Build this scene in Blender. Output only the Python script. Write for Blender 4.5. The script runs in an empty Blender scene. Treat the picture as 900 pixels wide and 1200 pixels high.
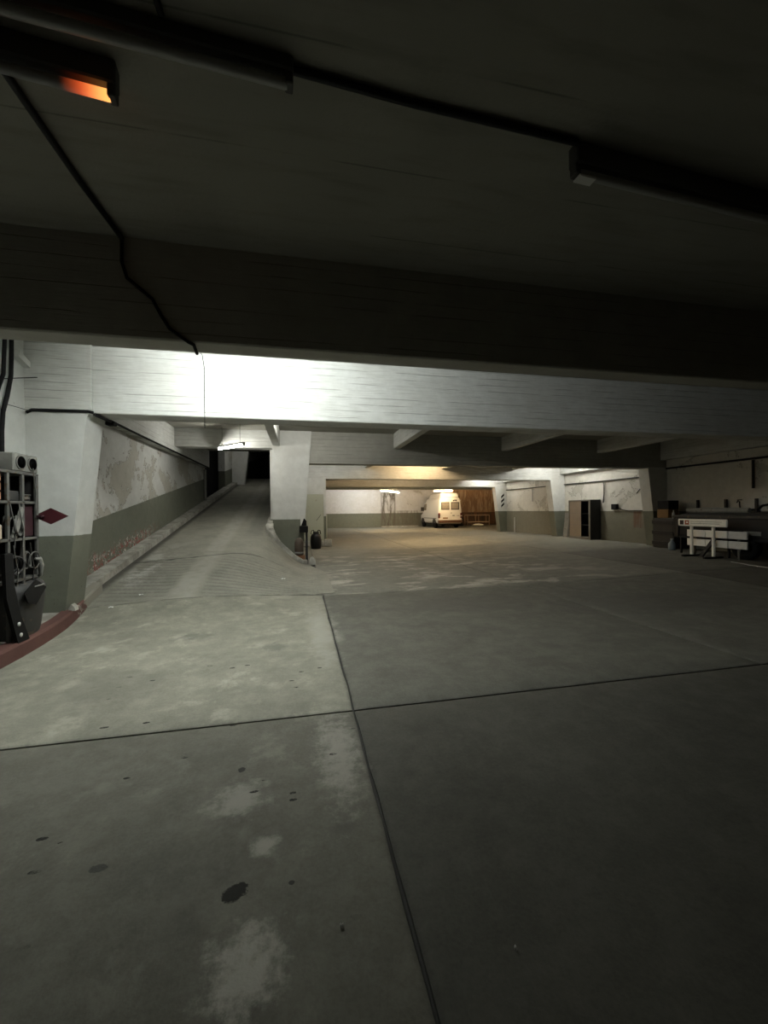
import bpy, bmesh, math, random
from mathutils import Vector, Matrix, noise as mnoise
random.seed(7)
scene = bpy.context.scene
col = scene.collection

# ------------------------------------------------------------------ camera
PSI, ROLL, PITCH, CAM_H = math.radians(11.8), 0.010, -2/470.0, 1.5
cam_data = bpy.data.cameras.new('camera')
cam = bpy.data.objects.new('camera', cam_data); col.objects.link(cam)
cam_data.sensor_fit = 'VERTICAL'; cam_data.sensor_height = 24.0
cam_data.lens = 470.0/1200.0*24.0
cam_data.clip_start = 0.02; cam_data.clip_end = 200
_f = Vector((math.sin(PSI)*math.cos(PITCH), math.cos(PSI)*math.cos(PITCH), math.sin(PITCH)))
_r = Vector((math.cos(PSI), -math.sin(PSI), 0)); _u = _r.cross(_f)
_r2 = _r*math.cos(ROLL) - _u*math.sin(ROLL); _u2 = _u*math.cos(ROLL) + _r*math.sin(ROLL)
m3 = Matrix((_r2, _u2, -_f)).transposed()
cam.matrix_world = Matrix.Translation((0, 0, CAM_H)) @ m3.to_4x4()
scene.camera = cam

# ------------------------------------------------------------------ world, exposure
w = bpy.data.worlds.new('world'); scene.world = w; w.use_nodes = True
w.node_tree.nodes['Background'].inputs[0].default_value = (0, 0, 0, 1)
w.node_tree.nodes['Background'].inputs[1].default_value = 0.0
scene.view_settings.view_transform = 'Standard'
scene.view_settings.look = 'None'
scene.view_settings.gamma = 1.0
scene.view_settings.use_curve_mapping = False
scene.view_settings.exposure = 0.0

COOL, NEUT, WARM = (0.95, 1.0, 0.97), (1.0, 0.98, 0.90), (1.0, 0.70, 0.38)
# lit tubes: name -> strength; second and recess are added fill lights
LIT = dict(bay=580, second=210, third=190, ramp=110, top=70, rear1=660, rear2=470, warm=330, right=290, back=520, mid=200, mid2=950, recess=150)

# ------------------------------------------------------------------ helpers: objects
def tag(o, label=None, cat=None, group=None, kind=None):
    if label: o['label'] = label
    if cat: o['category'] = cat
    if group: o['group'] = group
    if kind: o['kind'] = kind
    return o
def empty(name, loc=(0, 0, 0), rz=0.0):
    o = bpy.data.objects.new(name, None); col.objects.link(o)
    o.location = loc; o.rotation_euler = (0, 0, rz); o.empty_display_size = 0.1
    return o
class MB:
    def __init__(s): s.v = []; s.f = []; s.sm = []
    def add(s, vs, fs, smooth=False):
        b = len(s.v); s.v += [tuple(v) for v in vs]
        s.f += [tuple(b+i for i in f) for f in fs]; s.sm += [smooth]*len(fs); return s
    def box(s, x0, x1, y0, y1, z0, z1, M=None):
        vs = [Vector(p) for p in ((x0,y0,z0),(x1,y0,z0),(x1,y1,z0),(x0,y1,z0),(x0,y0,z1),(x1,y0,z1),(x1,y1,z1),(x0,y1,z1))]
        if M: vs = [M @ v for v in vs]
        return s.add(vs, [(0,3,2,1),(4,5,6,7),(0,1,5,4),(1,2,6,5),(2,3,7,6),(3,0,4,7)])
    def cbox(s, x0, x1, y0, y1, z0, z1, b=0.01, M=None):   # box with chamfered edges
        bm = bmesh.new(); bmesh.ops.create_cube(bm, size=1)
        for v in bm.verts: v.co = Vector(((x0+x1)/2+v.co.x*(x1-x0), (y0+y1)/2+v.co.y*(y1-y0), (z0+z1)/2+v.co.z*(z1-z0)))
        bmesh.ops.bevel(bm, geom=bm.edges[:], offset=b, segments=1, affect='EDGES')
        bm.verts.index_update()
        vs = [v.co.copy() for v in bm.verts]
        if M: vs = [M @ v for v in vs]
        s.add(vs, [[v.index for v in f.verts] for f in bm.faces]); bm.free(); return s
    def prism(s, poly, axis, a, b):    # poly in the two other axes, extruded along axis from a to b
        n = len(poly)
        def P(p, t):
            return {'x': (t, p[0], p[1]), 'y': (p[0], t, p[1]), 'z': (p[0], p[1], t)}[axis]
        vs = [P(p, a) for p in poly] + [P(p, b) for p in poly]
        fs = [tuple(range(n-1, -1, -1)), tuple(range(n, 2*n))] + [(i, (i+1) % n, n+(i+1) % n, n+i) for i in range(n)]
        return s.add(vs, fs)
    def tube(s, pts, r, n=8, caps=True):
        pts = [Vector(p) for p in pts]; rings = []
        rr = r if isinstance(r, (list, tuple)) else [r]*len(pts)
        d0 = (pts[1]-pts[0]).normalized(); a = Vector((0, 0, 1)) if abs(d0.z) < 0.9 else Vector((1, 0, 0))
        u = d0.cross(a).normalized()
        for i, p in enumerate(pts):
            d = (pts[min(i+1, len(pts)-1)] - pts[max(i-1, 0)]).normalized()
            u = (u - d*u.dot(d)).normalized(); w_ = d.cross(u)
            rings.append([p + (u*math.cos(2*math.pi*k/n) + w_*math.sin(2*math.pi*k/n))*rr[i] for k in range(n)])
        vs = [v for rg in rings for v in rg]; fs = []
        for i in range(len(pts)-1):
            for k in range(n):
                fs.append((i*n+k, i*n+(k+1) % n, (i+1)*n+(k+1) % n, (i+1)*n+k))
        s.add(vs, fs, True)
        if caps:
            s.add(rings[0], [tuple(range(n-1, -1, -1))]); s.add(rings[-1], [tuple(range(n))])
        return s
    def lathe(s, prof, cx, cy, n=20, M=None):
        vs = []; fs = []
        for (r, z) in prof:
            for k in range(n):
                t = 2*math.pi*k/n; vs.append(Vector((cx+r*math.cos(t), cy+r*math.sin(t), z)))
        for i in range(len(prof)-1):
            for k in range(n):
                fs.append((i*n+k, i*n+(k+1) % n, (i+1)*n+(k+1) % n, (i+1)*n+k))
        fs.append(tuple(range(n-1, -1, -1))); m = (len(prof)-1)*n; fs.append(tuple(range(m, m+n)))
        if M: vs = [M @ v for v in vs]
        return s.add(vs, fs, True)
    def loft(s, rings, closed=True, smooth=True, caps=True):
        n = len(rings[0]); vs = [v for r in rings for v in r]; fs = []
        for i in range(len(rings)-1):
            for k in range(n if closed else n-1):
                fs.append((i*n+k, i*n+(k+1) % n, (i+1)*n+(k+1) % n, (i+1)*n+k))
        s.add(vs, fs, smooth)
        if caps: s.add(rings[0], [tuple(range(n-1, -1, -1))]); s.add(rings[-1], [tuple(range(n))])
        return s
    def grid(s, xs_of, ys, hf, z_under=0.12, smooth=True):   # top surface with a skirt; xs_of(j) gives x list
        rows = [[Vector((x, y, hf(x, y))) for x in xs_of(y)] for y in ys]
        nx = len(rows[0]); ny = len(rows)
        s.add([v for r in rows for v in r], [(j*nx+i, j*nx+i+1, (j+1)*nx+i+1, (j+1)*nx+i) for j in range(ny-1) for i in range(nx-1)], smooth)
        per = [rows[0][i] for i in range(nx)] + [rows[j][nx-1] for j in range(1, ny)] + [rows[ny-1][i] for i in range(nx-2, -1, -1)] + [rows[j][0] for j in range(ny-2, 0, -1)]
        n = len(per)
        s.add(per + [v - Vector((0, 0, z_under)) for v in per], [(i, n+i, n+(i+1) % n, (i+1) % n) for i in range(n)])
        return s
    def build(s, name, mat, parent=None, fix=True):
        me = bpy.data.meshes.new(name); me.from_pydata(s.v, [], s.f); me.update()
        me.polygons.foreach_set('use_smooth', s.sm)
        if fix:
            bm = bmesh.new(); bm.from_mesh(me)
            bmesh.ops.recalc_face_normals(bm, faces=bm.faces); bm.to_mesh(me); bm.free()
        me.materials.append(mat)
        o = bpy.data.objects.new(name, me); col.objects.link(o)
        if parent: o.parent = parent
        return o
def struct(name, mb, mat, label, cat):
    return tag(mb.build(name, mat), label, cat, kind='structure')

# ------------------------------------------------------------------ helpers: materials
class NT:
    def __init__(s, name, rough=0.8, spec=0.3, metal=0.0):
        s.mat = bpy.data.materials.new(name); s.mat.use_nodes = True; s.t = s.mat.node_tree
        s.b = s.t.nodes['Principled BSDF']; s.b.inputs['Roughness'].default_value = rough
        s.b.inputs['Specular IOR Level'].default_value = spec; s.b.inputs['Metallic'].default_value = metal
    def n(s, t): return s.t.nodes.new(t)
    def L(s, a, b): s.t.links.new(a, b)
    def put(s, sock, v):
        if isinstance(v, (int, float)): sock.default_value = v
        elif isinstance(v, (tuple, list)):
            sock.default_value = (*v, 1.0) if len(v) == 3 and sock.type == 'RGBA' else v
        else: s.L(v, sock)
    def pos(s): return s.n('ShaderNodeNewGeometry').outputs['Position']
    def objc(s): return s.n('ShaderNodeTexCoord').outputs['Object']
    def sep(s, v):
        q = s.n('ShaderNodeSeparateXYZ'); s.L(v, q.inputs[0]); return q.outputs
    def comb(s, x, y, z):
        q = s.n('ShaderNodeCombineXYZ')
        for i, v in enumerate((x, y, z)): s.put(q.inputs[i], v)
        return q.outputs[0]
    def m(s, op, a, b=0.0, c=0.0, clamp=False):
        q = s.n('ShaderNodeMath'); q.operation = op; q.use_clamp = clamp
        s.put(q.inputs[0], a); s.put(q.inputs[1], b); s.put(q.inputs[2], c); return q.outputs[0]
    def scale(s, v, k):
        q = s.n('ShaderNodeMapping'); s.L(v, q.inputs[0]); q.inputs['Scale'].default_value = k; return q.outputs[0]
    def shift(s, v, k):
        q = s.n('ShaderNodeMapping'); s.L(v, q.inputs[0]); q.inputs['Location'].default_value = k; return q.outputs[0]
    def noise(s, v, sc, det=4, rough=0.55, dist=0.0):
        q = s.n('ShaderNodeTexNoise'); s.L(v, q.inputs['Vector']); q.inputs['Scale'].default_value = sc
        q.inputs['Detail'].default_value = det; q.inputs['Roughness'].default_value = rough; q.inputs['Distortion'].default_value = dist
        return q.outputs['Fac']
    def ss(s, v, a, b, c=0.0, d=1.0):       # smooth step
        q = s.n('ShaderNodeMapRange'); q.interpolation_type = 'SMOOTHSTEP' if a != b else 'LINEAR'
        s.put(q.inputs['Value'], v); q.inputs['From Min'].default_value = a; q.inputs['From Max'].default_value = b
        q.inputs['To Min'].default_value = c; q.inputs['To Max'].default_value = d; return q.outputs['Result']
    def mix(s, f, a, b, mode='MIX'):
        q = s.n('ShaderNodeMix'); q.data_type = 'RGBA'; q.blend_type = mode
        s.put(q.inputs[0], f); s.put(q.inputs[6], a); s.put(q.inputs[7], b); return q.outputs[2]
    def mul(s, *a):
        r = a[0]
        for b in a[1:]: r = s.m('MULTIPLY', r, b)
        return r
    def color(s, c): s.put(s.b.inputs['Base Color'], c); return s
    def bump(s, h, strength=0.5, dist=0.01):
        q = s.n('ShaderNodeBump'); q.inputs['Strength'].default_value = strength; q.inputs['Distance'].default_value = dist
        s.L(h, q.inputs['Height']); s.L(q.outputs[0], s.b.inputs['Normal']); return s
    def blob(s, p, cx, cy, rx, ry, wob, nz):  # stain mask around a place on the floor
        x, y, z = s.sep(p)
        dx = s.m('DIVIDE', s.m('SUBTRACT', x, cx), rx); dy = s.m('DIVIDE', s.m('SUBTRACT', y, cy), ry)
        d = s.m('SQRT', s.m('ADD', s.m('MULTIPLY', dx, dx), s.m('MULTIPLY', dy, dy)))
        return s.m('ADD', d, s.mul(s.m('SUBTRACT', nz, 0.5), wob))

def simple(name, c, rough=0.6, metal=0.0, spec=0.4, var=0.25, sc=6.0, c2=None, thr=0.62):
    k = NT(name, rough, spec, metal); p = k.objc(); nz = k.noise(p, sc, 5)
    dk = tuple(x*(1-var) for x in c); lt = tuple(min(1, x*(1+var)) for x in c)
    cc = k.mix(nz, dk, lt)
    if c2: cc = k.mix(k.ss(k.noise(p, sc*1.7, 6), thr-0.03, thr+0.05), cc, c2)
    k.color(cc); k.bump(nz, 0.15, 0.004); return k.mat

WHITE, GREEN = (0.60, 0.61, 0.585), (0.150, 0.158, 0.122)
def paint(name, b0=1.27, slope=0.0, ys=0.0, peel=0.58, boards=False, extra=None, white=WHITE, green=GREEN, flecks=False, stain=None):
    """white upper coat over a green dado, flaking to beige plaster"""
    k = NT(name, 0.72, 0.25); p = k.pos(); x, y, z = k.sep(p)
    n1 = k.noise(p, 0.9, 6, 0.6, 0.6); n2 = k.noise(p, 5.0, 6, 0.65); n3 = k.noise(p, 22.0, 4)
    edge = k.m('ADD', b0, k.m('MULTIPLY', k.m('SUBTRACT', y, ys), slope)) if slope else b0
    dz = k.m('SUBTRACT', z, edge)
    dzn = k.m('ADD', dz, k.mul(k.m('SUBTRACT', n2, 0.5), 0.02))
    up = k.ss(dzn, -0.006, 0.006)
    wc = k.mix(k.ss(n2, 0.3, 0.75), tuple(c*0.86 for c in white), white)
    wc = k.mix(k.ss(n1, 0.35, 0.75, 0, 0.4), wc, (0.46, 0.45, 0.40))
    pm = k.m('ADD', n1, k.mul(k.m('SUBTRACT', n2, 0.5), 0.25))
    pe = k.ss(pm, peel, peel+0.012)
    plaster = k.mix(n2, (0.33, 0.315, 0.265), (0.50, 0.485, 0.43))
    wc = k.mix(pe, wc, plaster)
    rim = k.mul(k.ss(pm, peel-0.022, peel-0.002), k.ss(pm, peel+0.014, peel, 0, 1))
    wc = k.mix(k.mul(rim, k.ss(n3, 0.4, 0.6)), wc, (0.16, 0.15, 0.125))
    gc = k.mix(n2, tuple(c*0.75 for c in green), tuple(c*1.2 for c in green))
    gc = k.mix(k.mul(k.ss(n1, 0.62, 0.75), 0.5), gc, (0.22, 0.21, 0.17))
    gc = k.mix(k.mul(k.ss(n3, 0.66, 0.72), 0.6), gc, (0.06, 0.055, 0.045))
    c = k.mix(up, gc, wc)
    if flecks:
        low = k.mul(k.ss(dz, -0.98, -0.90), k.ss(k.m('ADD', dz, k.mul(n2, 0.5)), -0.30, -0.48), k.ss(y, 7.3, 8.0), k.ss(y, 11.6, 9.6))
        f1 = k.ss(k.noise(p, 9.0, 6, 0.7, 1.0), 0.52, 0.54); f2 = k.ss(k.noise(k.shift(p, (3, 1, 2)), 12.0, 6, 0.7, 1.0), 0.56, 0.58)
        c = k.mix(k.mul(low, f1), c, (0.26, 0.07, 0.06)); c = k.mix(k.mul(low, f2), c, (0.52, 0.50, 0.46))
    if stain:
        for (sx, sy, sz, rx, rz, cc, amt) in stain:
            vv = k.comb(x, k.m('MULTIPLY', z, 0.18), y)
            str_ = k.noise(vv, 3.2, 6, 0.7, 0.8)
            dx = k.m('DIVIDE', k.m('ABSOLUTE', k.m('SUBTRACT', x if sy is None else y, sx if sy is None else sy)), rx)
            dzz = k.m('DIVIDE', k.m('ABSOLUTE', k.m('SUBTRACT', z, sz)), rz)
            mk = k.mul(k.ss(dx, 1.0, 0.75), k.ss(dzz, 1.0, 0.9), k.ss(str_, 0.38, 0.56, 0, amt))
            c = k.mix(mk, c, cc)
    h = k.m('ADD', k.mul(n3, 0.25), k.mul(pe, -0.6))
    if boards:
        zz = k.m('ADD', z, k.mul(k.m('SUBTRACT', k.noise(k.scale(p, (0.6, 0.6, 2)), 1.2, 3), 0.5), 0.03))
        fr = k.m('FRACT', k.m('DIVIDE', zz, 0.105))
        ln = k.m('MAXIMUM', k.ss(fr, 0.055, 0.0), k.ss(fr, 0.945, 1.0))
        br = k.ss(k.noise(k.scale(p, (0.8, 0.8, 9)), 1.6, 4), 0.43, 0.56)
        grain = k.noise(k.scale(p, (1.2, 1.2, 26)), 3.0, 5)
        c = k.mix(k.mul(ln, br, 0.75), c, (0.12, 0.115, 0.10))
        c = k.mix(k.ss(grain, 0.42, 0.75, 0, 0.42), c, (0.30, 0.295, 0.27))
        h = k.m('ADD', h, k.m('ADD', k.mul(ln, br, -1.2), k.mul(grain, 0.5)))
    k.color(c); k.bump(h, 0.55, 0.012); return k.mat

M = {}
M['beam_white'] = paint('beam_white', b0=-5, peel=0.80, boards=True)
M['col_left'] = paint('column_left_paint', b0=1.20, peel=0.64)
M['ramp_wall'] = paint('ramp_wall_paint', b0=1.36, slope=0.1655, ys=7.85, peel=0.535, flecks=True)
M['pillar'] = paint('pillar_paint', b0=1.27, peel=0.75)
M['right_wall'] = paint('right_wall_paint', b0=1.38, peel=0.60, white=(0.60, 0.585, 0.53), green=(0.17, 0.165, 0.125),
                        stain=[(0, 12.75, 1.05, 0.5, 0.33, (0.12, 0.055, 0.03), 0.8)])
M['right_col'] = paint('right_column_paint', b0=1.38, peel=0.72)
M['back_wall'] = paint('back_wall_paint', b0=1.24, peel=0.70, white=(0.64, 0.64, 0.65),
                       stain=[(7.7, None, 1.3, 0.75, 1.9, (0.10, 0.085, 0.065), 0.9), (9.6, None, 0.7, 1.3, 0.8, (0.12, 0.10, 0.08), 0.6)])
M['recess_wall'] = paint('recess_wall_paint', b0=1.24, peel=0.9, white=(0.56, 0.38, 0.23), green=(0.075, 0.06, 0.043),
                         stain=[(15.5, None, 2.2, 3.4, 2.2, (0.20, 0.10, 0.05), 0.75)])
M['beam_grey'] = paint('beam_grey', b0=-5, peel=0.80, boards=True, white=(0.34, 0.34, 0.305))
M['plain_white'] = paint('plain_white_paint', b0=-5, peel=0.72)

k = NT('bare_concrete', 0.85, 0.2); p = k.pos(); n1 = k.noise(p, 0.7, 6, 0.6, 0.4); n2 = k.noise(k.scale(p, (1, 7, 7)), 1.5, 5); n3 = k.noise(p, 30, 4)
x, y, z = k.sep(p)
fr = k.m('FRACT', k.m('DIVIDE', y, 0.62)); ln = k.mul(k.m('MAXIMUM', k.ss(fr, 0.015, 0), k.ss(fr, 0.985, 1)), k.ss(k.noise(k.scale(p, (1.0, 4, 1)), 1.1, 3), 0.45, 0.55))
c = k.mix(n1, (0.22, 0.215, 0.185), (0.34, 0.33, 0.29)); c = k.mix(k.ss(n2, 0.45, 0.75, 0, 0.4), c, (0.16, 0.155, 0.13)); c = k.mix(k.mul(ln, 0.6), c, (0.08, 0.08, 0.07))
k.color(c); k.bump(k.m('ADD', n3, k.mul(n2, 1.0)), 0.35, 0.008); M['ceil'] = k.mat
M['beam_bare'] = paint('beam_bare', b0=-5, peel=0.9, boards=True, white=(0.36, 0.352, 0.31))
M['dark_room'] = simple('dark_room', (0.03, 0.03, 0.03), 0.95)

def floor_mat(name, base_l, base_d, main=True):
    k = NT(name, 0.85, 0.12); p = k.pos(); x, y, z = k.sep(p)
    n1 = k.noise(p, 0.55, 7, 0.62, 0.5); n2 = k.noise(p, 2.6, 8, 0.72, 0.15); n3 = k.noise(p, 11, 7, 0.74); n4 = k.noise(p, 60, 3)
    oi = k.n('ShaderNodeObjectInfo').outputs['Color']
    c = k.mix(n1, base_d, base_l); c = k.mix(k.ss(n2, 0.3, 0.75), k.mix(0.45, c, base_d), c)
    c = k.mix(k.ss(n4, 0.3, 0.8, 0, 0.35), c, k.mix(0.5, c, (0.02, 0.02, 0.02)))
    pale = (0.36, 0.35, 0.305)
    mo = k.noise(k.shift(p, (7, 3, 0)), 4.2, 9, 0.78, 0.1); mo2 = k.noise(k.shift(p, (1, 9, 0)), 1.3, 9, 0.75, 0.2)
    c = k.mix(k.ss(mo, 0.40, 0.64, 0, 0.38), c, k.mix(0.62, c, pale)); c = k.mix(k.ss(mo2, 0.45, 0.66, 0, 0.5), c, k.mix(0.5, c, (0.07, 0.07, 0.06)))
    if main:
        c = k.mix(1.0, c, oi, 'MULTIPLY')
        # worn pale places
        w1 = k.mul(k.ss(n2, 0.52, 0.66), k.ss(x, 0.5, 0.1), k.ss(n1, 0.35, 0.6), 0.5)
        c = k.mix(w1, c, k.mix(1.0, pale, oi, 'MULTIPLY'))
        st = k.noise(k.scale(p, (0.55, 1.1, 1)), 1.5, 8, 0.70, 0.3)
        w2 = k.mul(k.ss(st, 0.5, 0.62), k.ss(x, 0.35, 0.8), k.ss(x, 8.5, 4.0), k.ss(y, 7.1, 7.35), k.ss(y, 16, 11.5), 0.85)
        c = k.mix(w2, c, (0.44, 0.42, 0.36))
        for (cx, cy, rx, ry, a) in ((-0.19, 1.38, 0.13, 0.16, 0.75), (-0.17, 1.87, 0.07, 0.07, 0.55), (0.22, 2.5, 0.14, 0.5, 0.5), (-0.33, 2.2, 0.16, 0.14, 0.45),
                                    (0.25, 5.2, 0.2, 1.5, 0.6)):
            d = k.blob(p, cx, cy, rx, ry, 3.2, n3 if rx < 0.2 else n2); c = k.mix(k.ss(d, 1.25, 0.2, 0, a), c, pale)
        # oil and dirt
        for (cx, cy, rx, ry, a, cc) in ((-0.265, 1.66, 0.05, 0.042, 0.93, (0.012, 0.012, 0.011)), (-0.05, 1.66, 0.012, 0.01, 0.8, (0.02, 0.02, 0.02)),
                                        (-1.3, 5.2, 0.28, 0.2, 0.4, (0.09, 0.09, 0.08)), (-0.3, 4.6, 0.16, 0.16, 0.4, (0.1, 0.1, 0.09)), (-0.35, 2.45, 0.02, 0.02, 0.8, (0.02, 0.02, 0.02)),
                                        (-0.85, 1.9, 0.035, 0.02, 0.7, (0.03, 0.03, 0.03)), (0.19, 1.89, 0.06, 0.035, 0.45, (0.09, 0.09, 0.08)), (-1.6, 3.9, 0.5, 0.4, 0.35, (0.12, 0.12, 0.10)),
                                        (2.6, 6.0, 1.6, 0.7, 0.4, (0.075, 0.075, 0.068)), (5.5, 5.4, 2.0, 0.9, 0.4, (0.075, 0.075, 0.068))):
            d = k.blob(p, cx, cy, rx, ry, 2.6 if rx < 0.2 else 1.8, n3 if rx < 0.2 else n2); c = k.mix(k.ss(d, 1.0, 0.8 if rx < 0.1 else 0.5, 0, a), c, cc)
        # small chips and pits on the left lane
        vo = k.n('ShaderNodeTexVoronoi'); k.L(k.scale(p, (1.0, 2.3, 0.01)), vo.inputs['Vector']); vo.inputs['Scale'].default_value = 4.6
        vr = k.sep(vo.outputs['Color'])
        ch = k.m('ADD', vo.outputs['Distance'], k.mul(k.m('SUBTRACT', n3, 0.5), 0.30))
        pit = k.mul(k.ss(ch, 0.13, 0.11), k.ss(vr[0], 0.46, 0.48), k.ss(x, 0.4, 0.3), k.ss(y, 4.9, 4.0), k.ss(y, 1.3, 1.9), k.ss(x, -2.0, -1.2), k.ss(mo, 0.42, 0.52))
        c = k.mix(pit, c, (0.018, 0.018, 0.016))
        # dirt settled along the joints
        jx = k.m('ABSOLUTE', k.m('SUBTRACT', x, 0.38)); jy = k.m('ABSOLUTE', k.m('SUBTRACT', y, 3.0))
        j = k.m('MINIMUM', jx, jy); j = k.m('ADD', j, k.mul(k.m('SUBTRACT', n3, 0.5), 0.05))
        c = k.mix(k.ss(j, 0.035, 0.0, 0, 0.5), c, (0.04, 0.04, 0.036))
    else:
        xw = k.m('ADD', x, k.mul(k.m('SUBTRACT', n2, 0.5), 0.25)); band = k.mul(k.ss(xw, -2.16, -2.0), k.ss(xw, -1.62, -1.78))
        c = k.mix(k.mul(band, k.ss(n2, 0.25, 0.6), 0.5), c, pale)
        g = k.mul(k.ss(n2, 0.44, 0.60), k.ss(x, -2.3, -2.9), k.ss(x, -3.2, -3.05), k.ss(y, 11, 8.5), k.ss(y, 7.2, 7.9), 0.9); c = k.mix(g, c, (0.42, 0.41, 0.37))
        pt = k.n('ShaderNodeNewGeometry').outputs['Pointiness']; c = k.mix(k.mul(k.ss(pt, 0.50, 0.46), k.ss(y, 9.5, 9.2), 0.75), c, (0.05, 0.048, 0.04))
        gu = k.m('ADD', x, k.mul(k.m('SUBTRACT', n3, 0.5), 0.10)); c = k.mix(k.ss(gu, -3.10, -3.24, 0, 0.75), c, (0.045, 0.043, 0.038))
        jr = k.m('ABSOLUTE', k.m('SUBTRACT', k.m('SUBTRACT', y, 9.50), k.mul(k.m('ADD', x, 0.9), 0.28))); jr = k.m('ADD', jr, k.mul(k.m('SUBTRACT', n3, 0.5), 0.03)); c = k.mix(k.mul(k.ss(jr, 0.04, 0.01, 0, 0.7), k.ss(x, -0.75, -0.95)), c, (0.04, 0.04, 0.035))
        tr = k.mul(k.ss(k.m('ABSOLUTE', k.m('SUBTRACT', x, -1.2)), 0.32, 0.1), k.ss(y, 10.5, 11.5), 0.35); c = k.mix(tr, c, (0.05, 0.05, 0.045))
    k.put(k.b.inputs['Roughness'], k.ss(n2, 0.3, 0.7, 0.80, 0.92))
    k.color(c); k.bump(k.m('ADD', k.m('ADD', k.mul(n3, 0.6), k.mul(n4, 0.35)), k.mul(n2, 0.8)), 0.4, 0.012); return k.mat
M['floor'] = floor_mat('floor_concrete', (0.245, 0.24, 0.205), (0.155, 0.153, 0.13))
M['ramp'] = floor_mat('ramp_concrete', (0.31, 0.305, 0.255), (0.20, 0.197, 0.164), main=False)
M['subfloor'] = simple('subfloor', (0.045, 0.044, 0.04), 0.95)

k = NT('red_kerb_paint', 0.8, 0.2); p = k.pos(); n2 = k.noise(p, 6, 6, 0.7); x, y, z = k.sep(p)
c = k.mix(n2, (0.075, 0.036, 0.031), (0.13, 0.064, 0.054)); c = k.mix(k.ss(k.m('ADD', n2, k.ss(y, 5.6, 7.6, -0.1, 0.45)), 0.62, 0.7), c, (0.25, 0.24, 0.2))
k.color(c); k.bump(n2, 0.4, 0.008); M['red_kerb'] = k.mat
k = NT('kerb_concrete', 0.85, 0.2); p = k.pos(); n2 = k.noise(p, 3.5, 7, 0.7); n1 = k.noise(p, 0.8, 4)
k.color(k.mix(k.ss(n2, 0.35, 0.7), (0.24, 0.235, 0.205), (0.46, 0.45, 0.40))); k.bump(n2, 0.5, 0.015); M['kerb'] = k.mat

M['black'] = simple('black_rubber', (0.009, 0.009, 0.009), 0.8, var=0.4, spec=0.12)
M['hole_shade'] = simple('deep_black', (0.002, 0.002, 0.002), 0.95, spec=0.0)
M['black_metal'] = simple('black_metal', (0.010, 0.010, 0.011), 0.5, 0.3)
M['dark_grey'] = simple('dark_grey_metal', (0.035, 0.035, 0.034), 0.6, 0.2, c2=(0.09, 0.07, 0.05))
M['mid_grey'] = simple('mid_grey_metal', (0.19, 0.19, 0.175), 0.6, 0.1, c2=(0.10, 0.09, 0.07))
M['rack_grey'] = simple('rack_grey', (0.095, 0.095, 0.088), 0.6, 0.3, c2=(0.08, 0.06, 0.04))
M['box_grey'] = simple('box_grey', (0.14, 0.14, 0.125), 0.7, sc=12)
M['wood'] = simple('raw_wood', (0.30, 0.16, 0.08), 0.75, sc=9)
M['ochre'] = simple('ochre_card', (0.20, 0.115, 0.04), 0.85)
M['dark_red'] = simple('dark_red_paint', (0.055, 0.008, 0.012), 0.6, var=0.15)
M['wine'] = simple('wine_red_board', (0.028, 0.006, 0.010), 0.75)
M['white_plastic'] = simple('white_plastic', (0.62, 0.62, 0.58), 0.5, var=0.1)
M['white_board'] = simple('white_board', (0.90, 0.87, 0.79), 0.7, var=0.12, sc=10, c2=(0.6, 0.58, 0.5), thr=0.68)
M['grey_board'] = simple('grey_board', (0.6, 0.6, 0.58), 0.75, var=0.15, sc=10)
M['fixture'] = simple('fixture_enamel', (0.7, 0.7, 0.68), 0.5, var=0.1)
M['fixture_dark'] = simple('fixture_dark', (0.07, 0.07, 0.066), 0.6, var=0.2)
M['tube_off'] = simple('unlit_tube', (0.30, 0.30, 0.29), 0.3, var=0.05)
M['cab_tan'] = simple('tan_door', (0.20, 0.155, 0.11), 0.65, var=0.15, sc=3)
M['cab_dark'] = simple('dark_cabinet', (0.016, 0.015, 0.014), 0.6, var=0.2)
M['cab_frame'] = simple('cabinet_frame', (0.13, 0.12, 0.10), 0.6, var=0.2)
M['panel_green'] = simple('pale_green_panel', (0.40, 0.41, 0.32), 0.55, var=0.08, sc=3, c2=(0.30, 0.26, 0.20), thr=0.68)
M['van_white'] = simple('van_white', (0.66, 0.65, 0.62), 0.35, var=0.04, spec=0.5)
M['van_glass'] = simple('van_glass', (0.20, 0.18, 0.15), 0.25, var=0.3, spec=0.6, sc=10)
M['van_trim'] = simple('van_trim', (0.022, 0.020, 0.018), 0.5)
M['van_bumper'] = simple('van_bumper', (0.12, 0.06, 0.035), 0.6)
M['tail_red'] = simple('tail_red', (0.10, 0.010, 0.008), 0.3)
M['chrome'] = simple('bright_metal', (0.6, 0.6, 0.58), 0.3, 0.8)
M['blue_grey'] = simple('blue_grey_plastic', (0.16, 0.20, 0.22), 0.5)
M['rust'] = simple('rusty_metal', (0.16, 0.075, 0.035), 0.8, sc=14)
M['frame_pink'] = simple('worn_primer_steel', (0.36, 0.26, 0.18), 0.7, sc=10)
M['brown_drum'] = simple('brown_metal', (0.07, 0.052, 0.038), 0.6, sc=9)
M['paper'] = simple('paper', (0.75, 0.75, 0.72), 0.9, var=0.05)
M['logo_dark'] = simple('logo_dark', (0.04, 0.02, 0.02), 0.7)
M['logo_red'] = simple('logo_red', (0.40, 0.10, 0.045), 0.7)
M['ink'] = simple('print_ink', (0.20, 0.18, 0.14), 0.8)
def emit(name, colr, st):
    k = NT(name, 0.4); k.color((0.8, 0.8, 0.8))
    k.b.inputs['Emission Color'].default_value = (*colr, 1); k.b.inputs['Emission Strength'].default_value = st; return k.mat

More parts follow.
